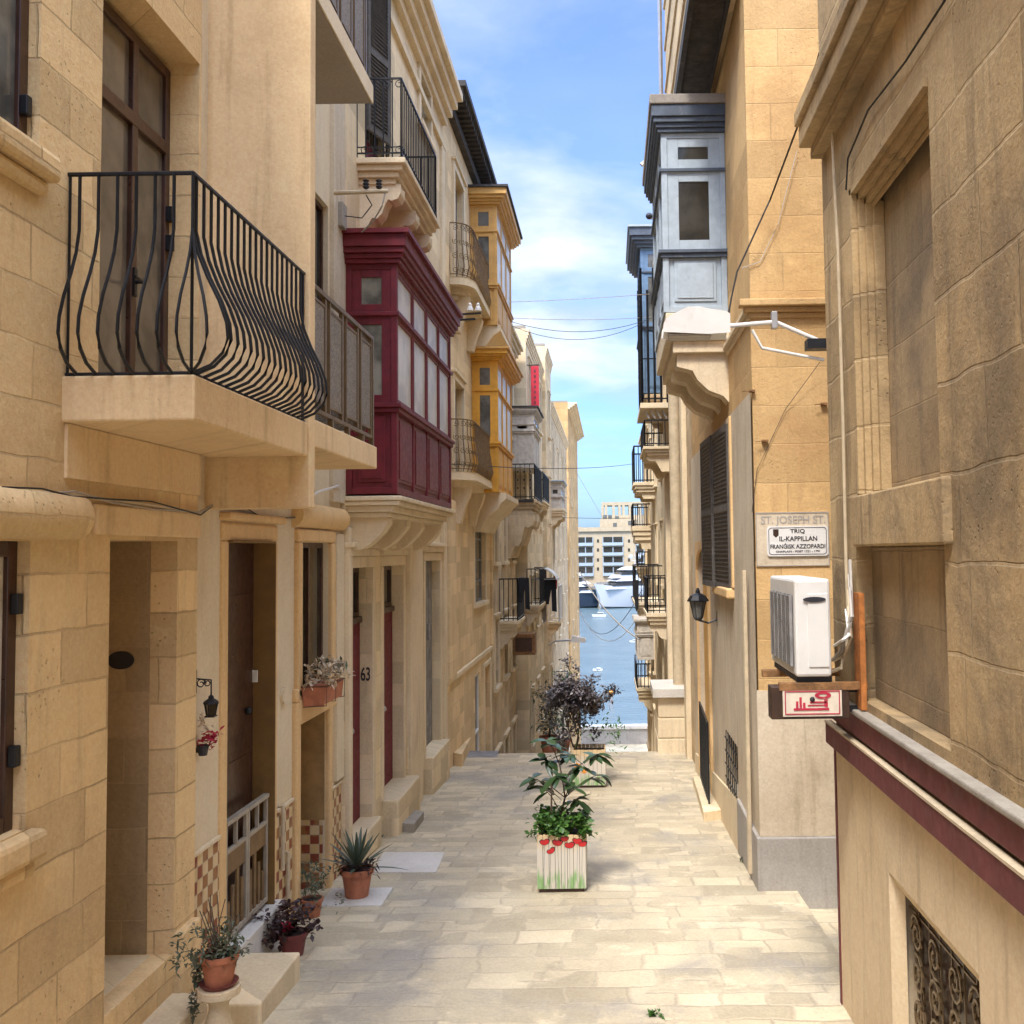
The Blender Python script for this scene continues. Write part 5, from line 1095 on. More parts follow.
# ------------------------------------------------------------------ plants
def rv(s=1): return Vector((rnd.gauss(0, s), rnd.gauss(0, s), rnd.gauss(0, s)))
def foliage(centers, n, L, W, spread, bend=.3, upb=.2):
    g = G()
    for c in centers:
        c, s = (Vector(c[0]), c[1])
        for _ in range(n):
            d = rv(); d.z = abs(d.z)*.6+upb if rnd.random() < .6 else d.z; d.normalize()
            g.leaf(c+rv(spread*s*.5), d, L*rnd.uniform(.6, 1.2), W*rnd.uniform(.7, 1.2), bend*rnd.uniform(.3, 1.5), k=2)
    return g
def pot(t, c, r, h, mat='terra', rimh=.2):
    G().lathe(c, [(r*.68, 0), (r*.9, h*(1-rimh)), (r*.90, h*(1-rimh)+.002), (r, h*(1-rimh)+.004), (r*1.02, h), (r*.88, h), (r*.86, h*.9)], 24).obj('pot', mat, t, smooth=True)
    G().lathe(c, [(.01, h*.86), (r*.86, h*.90), (.01, h*.93)], 16).obj('soil', 'soil', t)
# wall pot with crimson flowers
p = hx(203, 748, XB+.05); c = Vector((XB+.05, p.y, p.z))
t = thing('wall_planter', c, 'little black wall pot with crimson flowers below the hanging lantern', 'wall pot')
G().lathe(c, [(.028, -.05), (.042, .02), (.036, .02), (.03, .0)], 10).obj('pot', 'ink', t)
G().box(XB, c.x-.03, c.y-.01, c.y+.01, c.z-.03, c.z).obj('pot_hook', 'iron', t)
foliage([(c+Vector((.01, 0, .05)), 1), (c+Vector((.05, .02, .06)), 1)], 34, .045, .018, .05).obj('flowers', 'petalr', t)
foliage([(c+Vector((0, .0, .13)), 1), (c+Vector((0, -.02, .19)), .8)], 14, .05, .010, .05).obj('dry_stems', 'petalc', t)
# window box with dried flowers on the sill of house B
p = hx(316, 705, XB+.17); c = Vector((XB+.17, p.y, p.z))
t = thing('window_box', c, 'terracotta window box with dried cream flowers under the brown window', 'window box')
G().prism([(c.x-.09, c.z), (c.x+.08, c.z), (c.x+.10, c.z+.17), (c.x-.11, c.z+.17)], 'y', c.y-.05, c.y+.55).obj('box', 'terra', t, bev=.008)
g = G().tube([(c.x+.115, c.y-.07, c.z+.17), (c.x+.115, c.y+.57, c.z+.17)], .005, 4)
for yy in (c.y-.06, c.y+.25, c.y+.56): g.tube([(c.x-.14, yy, c.z+.17), (c.x+.115, yy, c.z+.17), (c.x+.11, yy, c.z+.0), (c.x-.1, yy, c.z-.01)], .005, 4)
g.obj('holder', 'iron', t)
fl = [(c+Vector((rnd.uniform(-.10, .16), rnd.uniform(-.05, .62), rnd.uniform(.20, .36))), 1) for _ in range(26)]
foliage(fl, 16, .06, .016, .035, .2).obj('flowers', 'petalc', t); foliage(fl[:8], 8, .08, .012, .05).obj('leaves', 'leafs', t)
# gate of house B
t = thing('garden_gate', (XB, (hDo[0]+hDo[1])/2, -2.86), 'low grey metal gate with stepped bars across the ochre doorway', 'gate')
for k in range(2):
    a = hDo[0]+.02+(hDo[1]-hDo[0]-.04)*k/2; b = a+(hDo[1]-hDo[0]-.04)/2-.01; x0_, x1_ = XB-.03, XB
    zt = hx(224, 818, XB).z-.13; g = G()
    g.box(x0_, x1_, a, a+.035, -2.82, zt+.05).box(x0_, x1_, b-.035, b, -2.82, zt+.05).box(x0_, x1_, a+.036, b-.036, -2.82, -2.78).box(x0_-.01, x1_+.01, a, b, zt+.052, zt+.085).box(x0_, x1_, a+.036, b-.036, zt-.16, zt-.13)
    g.box(x0_, x1_, (a+b)/2-.012, (a+b)/2+.012, zt-.13, zt+.05); g.obj('gate_frame', 'gate', t, bev=.003)
    g = G()
    for j in range(4):
        ya = a+.04+(b-a-.08)*(j+.2)/4; zz_ = zt-.17-.10*abs(j-1.5+(.5 if k else -.5)); g.box(x0_+.008, x1_-.008, ya, ya+(b-a-.08)/4*.5, -2.779, zz_-.15)
    g.box(x0_+.01, x1_-.01, a+.04, b-.04, zt-.32, zt-.161); g.parts('gate_panel', 'gatebar', t)
# intercom, vent, pipes on B
yi = hDo[1]-.004; p = hy(254, 676, yi); G().box(p.x-.03, p.x+.035, yi-.02, yi, p.z-.05, p.z+.05).obj('intercom', 'white', label='small white intercom plate on the jamb of the ochre doorway', cat='intercom', bev=.004)
p = hx(283, 696, XB+.0); vs = [(XB+.004, p.y+.085*math.cos(2*math.pi*i/16), p.z+.07*math.sin(2*math.pi*i/16)) for i in range(16)]
G().prism([(v[1], v[2]) for v in vs], 'x', XB-.01, XB+.03).obj('wall_vent', 'creamB', label='round stone coloured vent between the ochre door and window', cat='vent', bev=.005)
for i, (px, pt, pb) in enumerate(((283, 806, 870), (288, 852, 905))):
    a, b = hx(px, pt, XB+.04), hx(px, pb, XB+.04); G().tube([(XB, a.y, a.z), (XB+.04, a.y, a.z), (XB+.04, a.y, b.z)], .018, 8).obj('water_pipe', 'cream', label=('taller' if i == 0 else 'shorter lower')+' cream water pipe over the checker tiles right of the gate', cat='pipe', smooth=True)
# bench step, pedestal, pots
zt_ = -2.93; G().box(XB, -2.34, 6.90, 7.78, -3.5, zt_).obj('stone_step', 'stoneC', label='rough limestone block step in front of the gated doorway', cat='step', bev=.015)
G().box(XB+.0, XB+.11, YA+.0, hDo[1]+.3, -3.4, zt_+.07).obj('stone_kerb', 'slab', label='narrow pale stone kerb behind the block step under the gate', cat='kerb', bev=.008) if False else None
p = hy(219, 985, 6.35); cx_ = p.x; cz1 = hy(219, 986, 6.35).z
t = thing('stone_pedestal', (cx_, 6.35, gz(6.35)), 'small baluster shaped stone pedestal under a terracotta pot', 'pedestal'); zg0 = gz(6.35); hh = cz1-zg0
G().lathe((cx_, 6.35, zg0), [(.12, 0), (.12, hh*.14), (.085, hh*.2), (.10, hh*.4), (.055, hh*.72), (.06, hh*.8), (.10, hh*.88), (.125, hh*.9), (.125, hh)], 16).obj('baluster', 'stoneC', t, smooth=True)
c = Vector((cx_, 6.35, cz1+.001)); t = thing('potted_plant', c, 'terracotta pot with straggly green plant standing on the stone pedestal', 'potted plant', 'potted plants along the left wall')
G().lathe(c, [(.09, 0), (.115, .03), (.105, .03), (.06, .012)], 20).obj('saucer', 'wine', t, smooth=True)
pot(t, c+Vector((0, 0, .014)), .115, .18)
cs = [(c+Vector((rnd.gauss(-.01, .08), rnd.gauss(0, .08), .20+rnd.uniform(-.04, .12))), 1) for _ in range(22)]+[(c+Vector((-.13-.004*k, .04*rnd.random(), .18-.05*k)), .6) for k in range(8)]
foliage(cs, 20, .045, .010, .05, .4).obj('leaves', 'leafs', t); g = G()
for k in range(12): e = c+Vector((rnd.uniform(-.14, .12), rnd.uniform(-.1, .1), .3+rnd.random()*.28)); g.tube([c+Vector((0, 0, .17)), (c+e)/2+rv(.02)+Vector((0, 0, .05)), e], .003, 4)
g.obj('stems', 'bark', t)
def ground_pt(px, py): v = hg(px, py); return Vector((v.x, v.y, gz(v.y)))
c = ground_pt(293, 955); t = thing('potted_plant', c, 'dark red leaved plant with one crimson flower in a wine coloured pot', 'potted plant', 'potted plants along the left wall')
pot(t, c, .115, .18, 'wine'); foliage([(c+Vector((rnd.gauss(-.05, .11), rnd.gauss(0, .10), .22+rnd.uniform(-.06, .13))), 1) for _ in range(24)], 18, .06, .022, .06, .4).obj('leaves', 'leafr', t)
foliage([(c+Vector((-.01, -.12, .27)), 1)], 26, .035, .016, .03).obj('flower', 'petalr', t)
c = ground_pt(357, 899); t = thing('potted_plant', c+Vector((0, 0, .03)), 'agave with long pointed leaves in a terracotta pot on a pale slab', 'potted plant', 'potted plants along the left wall'); c = c+Vector((0, 0, .03))
G().box(c.x-.30, c.x+.29, c.y-.26, c.y+.24, c.z-.06, c.z-.001).obj('stone_slab', 'slab', label='square pale slab under the agave pot', cat='slab', bev=.006)
pot(t, c, .155, .26); g = G()
for k in range(30):
    a_ = k*2.4; el = .15+1.25*(k/30)**.7; L_ = rnd.uniform(.34, .50); d = Vector((math.cos(a_)*math.cos(el), math.sin(a_)*math.cos(el), math.sin(el)))
    g.leaf(c+Vector((0, 0, .25)), d, L_, .021, .18*(1-el/1.6)+.02, nrm=Vector((0, 0, 1)) if el < 1.3 else Vector((1, 0, 0)), k=6)
g.obj('leaves', 'agave', t); foliage([(c+Vector((rnd.gauss(.02, .09), rnd.gauss(0, .07), .28)), 1) for _ in range(9)], 12, .07, .012, .05).obj('undergrowth', 'leafr', t)
c = Vector((XB+.14, 9.35, gz(9.35))); t = thing('potted_plant', c, 'low scruffy green plant in a clay pot in the corner by the tiled recess', 'potted plant', 'potted plants along the left wall')
pot(t, c, .10, .16); foliage([(c+Vector((rnd.gauss(0, .09), rnd.gauss(0, .16), .2+rnd.uniform(-.12, .2))), 1) for _ in range(22)], 14, .05, .012, .07).obj('leaves', 'leafs', t)
for i, (px, py, lab) in enumerate(((655, 1016, 'tiny green weed tuft in the paving in the foreground'), (378, 838, 'small dry weed tuft at the foot of the number 63 doorstep'), (744, 862, 'small weed tuft at the foot of the white right wall'))):
    c = ground_pt(px, py); foliage([(c+Vector((rnd.gauss(0, .03), rnd.gauss(0, .02), .015)), .4) for _ in range(7)], 9, .045, .008, .03).obj('weed', 'leafs' if i else 'leafg', label=lab, cat='weed')
# loose slabs
def quadslab(pts, h, mat, label, cat='slab', name='stone_slab'):
    P = [ground_pt(*p) for p in pts]; g = G(); n = len(P)
    g.add([v-Vector((0, 0, .02)) for v in P]+[v+Vector((0, 0, h)) for v in P], [tuple(range(n-1, -1, -1)), tuple(range(n, 2*n))]+[(i, (i+1) % n, n+(i+1) % n, n+i) for i in range(n)]); return g.obj(name, mat, label=label, cat=cat, bev=.005)
quadslab([(374, 873), (436, 873), (445, 853), (383, 853)], .012, 'slab', 'flat grey slab let into the paving beyond the agave')
quadslab([(389, 831), (414, 833), (424, 820), (400, 815)], .11, 'concrete', 'rough stone block on the paving by the doorstep of number 63', 'stone block', 'stone_block')
quadslab([(704, 822), (727, 818), (716, 786), (693, 784)], .12, 'stoneC', 'long pale stone step against the right wall', 'step', 'stone_step')
quadslab([(452, 765), (462, 767), (474, 742), (464, 740)], .22, 'stoneD', 'low stone step before the yellow bay house', 'step', 'stone_step')
quadslab([(464, 757.5), (497, 757.5), (499, 751), (470, 751)], .004, 'greydoor', 'dark drain grating set across the paving at the crest', 'drain grating', 'drain_grating')
# stone parapet block at the crest on the right
a = RY(19.4, 654, 688, 683, 743); tb = thing('stone_parapet', (1.1, 19.4, -3.8), 'stacked white limestone parapet block with cap at the crest on the right', 'parapet')
g = G()
for k in range(3): za = a[2]-.3+(a[3]-.18-a[2]+.3)*k/3; G().box(a[0]+.06+.01*k, XO-.03, 19.4, 20.6, za+.006, za+(a[3]-.18-a[2]+.3)/3).obj('block', 'carved', tb, bev=.02)
G().box(a[0]-.02, XO-.0, 19.3, 20.7, a[3]-.17, a[3]).obj('cap', 'slab', tb, bev=.01)
# iron gate on the right
t = thing('iron_gate', (1.25, 14.5, -3.5), 'black iron gate standing open along the right wall', 'gate'); g = G()
ga, gb = (XO-.16, 13.7), (XO-.10, 15.6); zt1, zb1 = hx(705, 700, XO).z, gz(14.5)+.08
rail([ga, gb], zb1, zt1, .16, .012, g=g, n=4, rr=.016); g.obj('gate_frame', 'iron', t)
# ------------------------------------------------------------------ centre planters
c = ground_pt(563, 886); wdt = .235
t = thing('painted_planter', c, 'white wooden planter painted with red flowers holding a young tree and ivy', 'planter', 'wooden planters down the middle of the street')
def planterbox(t, c, w_, h, nb=8):
    G().box(c.x-w_+.02, c.x+w_-.02, c.y-w_+.02, c.y+w_-.02, c.z+.0, c.z+.045).obj('base', 'brown', t)
    g = G(); z0, z1 = c.z+.05, c.z+h
    g.box(c.x-w_+.02, c.x+w_-.02, c.y-w_+.02, c.y+w_-.02, z0, z1-.06); g.obj('liner', 'soil', t)
    g = G()
    for k in range(nb):
        a, b = -w_+2*w_*k/nb, -w_+2*w_*(k+1)/nb-.004; dz = rnd.uniform(-.004, .004)
        g.box(c.x+a, c.x+b, c.y-w_-.002, c.y-w_+.016, z0, z1+dz); g.box(c.x+a, c.x+b, c.y+w_-.016, c.y+w_, z0, z1+dz)
        g.box(c.x-w_-.001, c.x-w_+.016, c.y+a+.018, c.y+b-.018 if k == nb-1 else c.y+b+.0, z0, z1+dz-.001); g.box(c.x+w_-.016, c.x+w_+.001, c.y+a+.018, c.y+b-.018 if k == nb-1 else c.y+b, z0, z1+dz-.001)
    o = g.obj('boards', 'planter', t); return o
planterbox(t, c, wdt, .555)
yy = c.y-wdt-.003
def poppy(px, py, s, rot):
    p = hy(px, py, yy); pts = [(0, 0)]; g = G(); out = []
    s *= 1.1
    for i in range(9): a_ = math.pi*i/8; out.append((math.cos(a_)*s, -math.sin(a_)*s*.85))
    out += [(-.55*s, .28*s), (-.1*s, .12*s), (.3*s, .34*s), (.75*s, .22*s)]
    out = [(p.x+x*math.cos(rot)-z*math.sin(rot), p.z+x*math.sin(rot)+z*math.cos(rot)) for x, z in out]
    big = [(p.x+(x-p.x)*1.18, p.z+.004+(z-p.z)*1.16) for x, z in out]
    G().prism(big, 'y', yy-.002, yy).obj('flower_outline', 'ink', t); o = G().prism(out, 'y', yy-.004, yy-.0022).obj('painted_flower', 'poppy', t); return p
fl_ = [(544.5, 841, .040, .1), (557.5, 841.5, .042, -.1), (564.5, 838, .034, .1), (569.5, 844, .042, .05), (577.5, 840, .040, -.15), (582.5, 843, .036, .2), (550.5, 850, .036, .5)]
g = G()
for i, (px, py, s, rr_) in enumerate(fl_):
    p = poppy(px, py, s, rr_); g.tube([(p.x, yy-.001, p.z-s), (p.x+rnd.uniform(-.01, .01), yy-.001, c.z+.22), (p.x+rnd.uniform(-.02, .02), yy-.001, c.z+.07)], .0035, 4)
g.obj('painted_stems', 'stem', t)
top = c+Vector((0, 0, .555))
iv = [(top+Vector((rnd.uniform(-.25, .25), rnd.uniform(-.22, .22), rnd.uniform(.03, .14))), 1) for _ in range(60)]+[(top+Vector((q_, -.24, .02)), .5) for q_ in (-.1, -.07, .26, .28, -.27, .02, .2)]
foliage(iv, 16, .055, .028, .06, .25, .3).obj('ivy', 'leafg', t)
g = G(); br_ = []
trunk = [top+Vector((0, 0, -.1)), top+Vector((-.01, .0, .15)), top+Vector((.03, 0, .30)), top+Vector((.01, 0, .46)), top+Vector((-.02, 0, .62))]
g.tube(trunk, .012, 6, .006); g.tube([top+Vector((-.11, 0, -.05)), top+Vector((-.10, 0, .48))], .009, 6)
for base, e in ((1, (-.20, .05, .40)), (1, (.16, -.05, .30)), (2, (.36, .0, .52)), (2, (-.30, 0, .50)), (3, (-.17, .1, .66)), (3, (.20, .05, .60)), (4, (-.14, 0, .86)), (4, (.08, .1, .70)), (2, (.12, -.2, .45)), (3, (-.05, -.2, .55)), (3, (.36, .1, .70))):
    e = top+Vector(e); b = trunk[base]; m_ = (b+e)/2+Vector((0, 0, .03)); g.tube([b, m_, e], .006, 5, .003); br_.append((m_, e))
g.obj('trunk', 'bark', t, smooth=True); g = G()
for m_, e in br_:
    for k in range(9):
        q = m_.lerp(e, .35+.7*rnd.random()); a_ = rnd.uniform(0, 6.28); d = Vector((math.cos(a_), math.sin(a_), rnd.uniform(-.35, .55))).normalized(); g.leaf(q, d, rnd.uniform(.13, .21), rnd.uniform(.032, .046), rnd.uniform(.2, .6), k=4)
g.obj('leaves', 'leafd', t, smooth=True)
# second planter with purple shrub
c2_ = ground_pt(591, 785); c2_ = Vector((c2_.x-.02, c2_.y, c2_.z)); wd2 = .25
t = thing('painted_planter', c2_, 'white wooden planter with orange painted flowers and tall purple grey shrub near the crest', 'planter', 'wooden planters down the middle of the street')
planterbox(t, c2_, wd2, .58); yy2 = c2_.y-wd2-.004
for px, py, s in ((577, 766, .06), (584, 771, .05)):
    p = hy(px, py, yy2); G().prism([(p.x+s*math.cos(a_)*(1 if i % 2 else .6), p.z+s*math.sin(a_)*(1 if i % 2 else .6)) for i, a_ in enumerate([2*math.pi*i/12 for i in range(12)])], 'y', yy2-.003, yy2).obj('painted_flower', 'petalo', t)
tb_ = c2_+Vector((-.22, 0, .5)); g = G(); tips = []
def grow(p, d, L, r, lev):
    e = p+d*L; g.tube([p, (p+e)/2+rv(.02), e], r, 5, r*.6)
    if lev == 0: tips.append(e); tips.append((p+e)/2); return
    for _ in range(3 if lev > 1 else 4): nd_ = (d+rv(.42)).normalized(); nd_.z = max(nd_.z, .1); grow(e, nd_.normalized(), L*rnd.uniform(.6, .85), r*.6, lev-1)
for dx in (-.25, .0, .18): grow(tb_, Vector((dx, rnd.uniform(-.2, .2), 1)).normalized(), .40, .016, 3)
tips = [q for q in tips if abs(q.x-c2_.x+.25) < .33 and q.z < c2_.z+2.05]
zt0 = max(q.z for q in tips); g.obj('trunk', 'bark', t, smooth=True)
cs = [(q, 1) for q in tips]+[(c2_+Vector((rnd.uniform(-.55, .12), rnd.uniform(-.3, .3), rnd.uniform(.6, 1.6))), 1) for _ in range(34)]+[(c2_+Vector((.10+.045*k, 0, 1.15+.045*k+rnd.gauss(0, .06))), .7) for k in range(8)]+[(c2_+Vector((-.35+rnd.gauss(0, .12), rnd.gauss(0, .1), 1.3+.12*k)), 1) for k in range(6)]
foliage(cs, 34, .075, .019, .11, .2).obj('leaves', 'leafp', t)
foliage([(c2_+Vector((rnd.uniform(-.2, .5), rnd.uniform(-.25, .1), rnd.uniform(.6, .95))), 1) for _ in range(10)], 12, .09, .018, .10).obj('undergrowth', 'leafg', t)
# pots with shrubs on the lower steps, left
for i, (px, py, Yp, lab) in enumerate(((549, 700, 31, 'leafy green shrub in a clay pot on the lower steps by the left wall'), (562, 680, 38, 'tall green climbing shrub farther down the steps on the left'))):
    p = hy(px, py, Yp); c = Vector((p.x, Yp, streetz(Yp))); t = thing('potted_shrub', c, lab, 'shrub', 'shrubs on the lower steps'); pot(t, c, .3, .5)
    G().tube([c+Vector((0, 0, .4)), c+Vector((.05, 0, (p.z-c.z)*.7))], .04, 5, .02).obj('trunk', 'bark', t)
    foliage([(c+Vector((rnd.gauss(0, .2), rnd.gauss(0, .2), rnd.uniform(.6, p.z-c.z+.3))), 1) for _ in range(50)], 12, .13, .035, .22).obj('leaves', 'leafs' if i != 1 else 'leafg', t)
# street lamp arm far left over the water
t = thing('street_light', (-2.3, 38, -2.6), 'distant white street light on a horizontal arm over the lower street', 'street light'); p0, p1, p2 = hy(556, 641, 38), hy(575, 640, 38), hy(585, 640, 38)
G().tube([(-2.32, 38, p0.z-.15), p0, p1], .035, 6).obj('arm', 'alu', t); G().prism([(p1.x-.15, p1.z-.05), (p2.x, p2.z-.06), (p2.x+.02, p2.z+.05), (p1.x-.1, p1.z+.14)], 'y', 37.85, 38.15).obj('lamp_head', 'white', t, bev=.02)
# ------------------------------------------------------------------ cables on the left
def wp(px, py, X): v = hx(px, py, X); return Vector((X, v.y, v.z))
pts = [wp(0, 488, XA+.02), wp(40, 493, XA+.02), wp(70, 494, XA+.035), wp(110, 500, XA+.035), wp(150, 505, XA+.035), wp(199, 513, XA+.04), wp(215, 503, XB+.03), wp(240, 508, XB+.02), wp(262, 517, XB+.02), wp(300, 518, XB+.02), wp(342, 520, XB+.03)]
cable(pts, .010, 'cream', 'pale cable bundle running along the left wall under the balconies', name='cable')
cable([p+Vector((.012, .0, .02*math.sin(i*2.1)+.004)) for i, p in enumerate(pts)], .005, 'black', 'thin black cable twisting along the pale cable bundle on the left wall', name='cable')
cable([p+Vector((.008, .03, -.022*math.cos(i*1.7)-.006)) for i, p in enumerate(pts)], .005, 'greycab', 'thin grey cable drooping below the pale cable bundle on the left wall', name='cable')
cable([wp(306, 500, XB+.03), wp(318, 492, XB+.06), wp(338, 486, XB+.06), wp(341, 490, XB+.03)], .012, 'white', 'short white cable looped under the mesh balcony', name='cable')
g = G(); p = wp(310, 498, XB+.02); G().box(XB, XB+.05, p.y-.06, p.y+.06, p.z-.05, p.z+.09).obj('junction_box', 'greydoor', label='small dark junction box under the mesh balcony', cat='junction box', bev=.004)
for k, dx in enumerate((309, 313)): cable([wp(dx, 474, XB+.01), wp(dx+1, 495, XB+.02), wp(dx, 520, XB+.02)], .005, 'black', ('left' if k == 0 else 'right')+' of two short black cables dropping from the mesh balcony', name='cable')
# insulator bracket above the red bay
t = thing('insulator_bracket', (XB, 9.9, 3.5), 'pale pipe bracket carrying two black insulators above the red balcony', 'bracket'); p0, p1 = hy(334, 193, 10.3), hy(388, 191, 10.3)
G().tube([p0, p1], .022, 8).obj('pipe', 'cream', t)
for px in (366, 379):
    q = hy(px, 184, 10.3); G().lathe(q, [(.02, -.05), (.035, -.03), (.02, -.015), (.035, 0), (.02, .015), (.035, .035), (.01, .05)], 10).obj('insulator', 'ink', t)
cable([hy(366, 195, 10.3), hy(372, 205, 10.35), hy(362, 218, 10.4), hy(345, 216, 10.5)], .006, 'black', 'black wire from the insulator bracket to the junction box', 'wire', name='wire')
cable([hy(385, 193, 10.3), hy(382, 206, 10.3), hy(374, 220, 10.4), hy(362, 232, 10.6)], .009, 'greycab', 'grey wire curling down behind the red balcony roof', 'wire', name='wire')
p = wp(340, 216, XB+.05); G().box(XB, XB+.1, p.y-.08, p.y+.1, p.z-.13, p.z+.13).obj('junction_box', 'concrete', label='grey junction box on the wall above the red balcony', cat='junction box', bev=.006)
# porcelain insulators by the ornate balcony
t = thing('insulator_bracket', (XD, 17.4, 3.6), 'black bracket with white porcelain insulators under the ornate balcony', 'bracket'); q0, q1 = hy(458, 315, 17.4), hy(481, 313, 17.4)
G().tube([Vector((XD, 17.4, q0.z)), q1], .02, 5).tube([Vector((XD, 17.4, q0.z-.1)), q1-Vector((.1, 0, .1))], .02, 5).obj('arm', 'iron', t)
for px in (470, 478): q = hy(px, 308, 17.4); G().lathe(q, [(.06, -.05), (.05, 0), (.03, .03), (.035, .06), (.01, .09)], 10).obj('insulator', 'white', t)
# overhead wires
for i, (a, b, s) in enumerate((((508, 302, 20, 'uppermost'), (650, 294, 22), .02), ((514, 318, 20, 'second from top, straight'), (650, 317, 24), .05), ((512, 322, 20, 'third from top'), (655, 317, 21), .25), ((512, 326, 22, 'fourth from top, slightly sagging'), (645, 322, 23), .35), ((450, 464, 18, 'lower, running from the lower yellow bay'), (632, 464, 38), .12), ((553, 517, 42, 'lowest, level with the quay building roof'), (634, 518, 36), .03))):
    cable([hy(a[0], a[1], a[2]), hy(b[0], b[1], b[2])], .006 if i < 4 else .009, 'greycab' if i < 2 else 'black', a[3]+' overhead wire crossing the street against the sky', 'wire', sag=s, name='overhead_wire', group='overhead wires across the street')
# insulators at the blue bays
q0 = hy(648, 218, 20.5); t = thing('insulator_bracket', (XO, 20.5, q0.z), 'bracket with three black insulators between the two blue balconies', 'bracket'); G().tube([q0, Vector((XO, 20.5, q0.z))], .03, 5).obj('arm', 'greycab', t)
for px in (649, 654, 660): q = hy(px, 216, 20.5); G().ball(q, .07, 6).obj('insulator', 'ink', t)
p = hy(641, 165, 14.4); cable([p, hy(652, 156, 14.4)], .035, 'acwhite', 'short white spout sticking out from the blue balcony roof', 'spout', name='roof_spout')
for i, (a, b, s, lab) in enumerate((((580, 572, 40), (640, 640, 30), .3, 'pale slanting cable crossing before the moored yachts'), ((580, 612, 45), (640, 612, 40), 1.2, 'thin cable sagging low across the open water'), ((578, 606, 60), (642, 590, 32), 1.5, 'deeply sagging dark cable in front of the small launch'), ((575, 470, 60), (604, 520, 66), .0, 'fine guy wire slanting down from the last golden house'))):
    cable([hy(a[0], a[1], a[2]), hy(b[0], b[1], b[2])], .022 if i == 0 else .012, 'greycab' if i != 2 else 'black', lab, 'wire', sag=s, name='overhead_wire', group='overhead wires across the street')
garment(633, 580, 639, 612, 27.2, 'cloth', 'black cloth hanging from the second iron balcony on the right', False, 'hanging_cloth', 'cloth')
garment(632.5, 520, 637, 545, 36.0, 'clothg', 'grey cloth hung on a small balcony on the far right', False, 'hanging_cloth', 'cloth')
# ------------------------------------------------------------------ across the water
def quay_building():
    Y = 430; t = thing('quay_building', (2, Y, -21), 'long pale stone harbour building with glazed balcony bays across the water', 'building')
    X = lambda px: (px-610)/1024*Y*1.0; Z = lambda py: (552-py)/1024*Y
    P = lambda px, py: hy(px, py, Y)
    g = G(); b0 = P(560, 535); zt = P(605, 531).z
    g.box(-60, 60, Y, Y+20, -21, zt); g.obj('wall', 'farstone', t)
    G().box(-60, 60, Y-.8, Y-.01, zt-.1, zt+1.6).obj('cornice', 'farstone', t)
    u0, u1 = P(601, 502), P(633, 502); zu = u0.z; g = G()
    zmid = P(605, 519).z
    G().box(u0.x-.6, u1.x+14, Y+1, Y+18, zt+1.61, zmid).obj('upper_floor', 'farstone', t)
    x0 = u0.x+.2; x1 = u1.x+10
    # open arcade storey on top
    zb = zmid+.01; g = G(); g.box(x0, x1, Y+2, Y+14, zu-1.4, zu); g.box(x0, x1, Y+2, Y+14, zb, zb+1.6)
    for px in (602.5, 606, 613.5, 619.5, 623.5, 630, 640, 648): xx = P(px, 510).x; g.box(xx-.55, xx+.55, Y+2, Y+14, zb+1.6, zu-1.4)
    g.obj('arcade', 'farstone', t)
    for px, py in ((605, 517), (610, 517), (617, 518), (615, 525), (630, 523)): q = P(px, py); G().box(q.x-.8, q.x+.8, Y+.9 if py > 520 else Y+1.9, Y+1.1 if py > 520 else Y+2.2, q.z-.9, q.z+.9).obj('window', 'glassg', t)
    for (a, b) in ((578, 593), (603, 623), (636, 652), (548, 568)):
        xa, xb = P(a, 550).x, P(b, 550).x
        for (pt, pb) in ((537, 545.7), (547, 555.7), (557, 565.7), (567, 576)):
            za, zb_ = P(600, pb).z, P(600, pt).z
            G().box(xa, xb, Y-.1, Y+.02, za, zb_).obj('window', 'glassd', t)
            g = G().box(xa, xb, Y-1.0, Y-.2, za, za+.35)
            for k in range(3): xm = xa+(xb-xa)*k/2; g.box(xm-.18, xm+.18, Y-.5, Y-.2, za, zb_)
            g.box(xa, xb, Y-.9, Y-.85, za+.36, za+1.3); g.obj('balcony', 'blue', t)
    for px in (598, 629, 573):
        for py in (541, 550, 560, 569): q = P(px, py); G().box(q.x-.45, q.x+.45, Y-.03, Y+.02, q.z-.7, q.z+.7).obj('window', 'glassd', t)
quay_building()
t = thing('far_building', (-20, 470, -21), 'low pale rooftops seen left of the arcaded harbour building', 'building'); g = G()
for k, (a, b, pt) in enumerate(((560, 582, 527), (583, 590, 529), (590, 600, 530))): g.box(hy(a, 530, 470).x, hy(b, 530, 470).x, 470+k, 480, -21, hy(590, pt, 470).z)
g.obj('wall', 'farstone', t)
G().box(-300, 300, 424, 900, -23, -20.6).obj('quay', 'farstone', kind='structure')
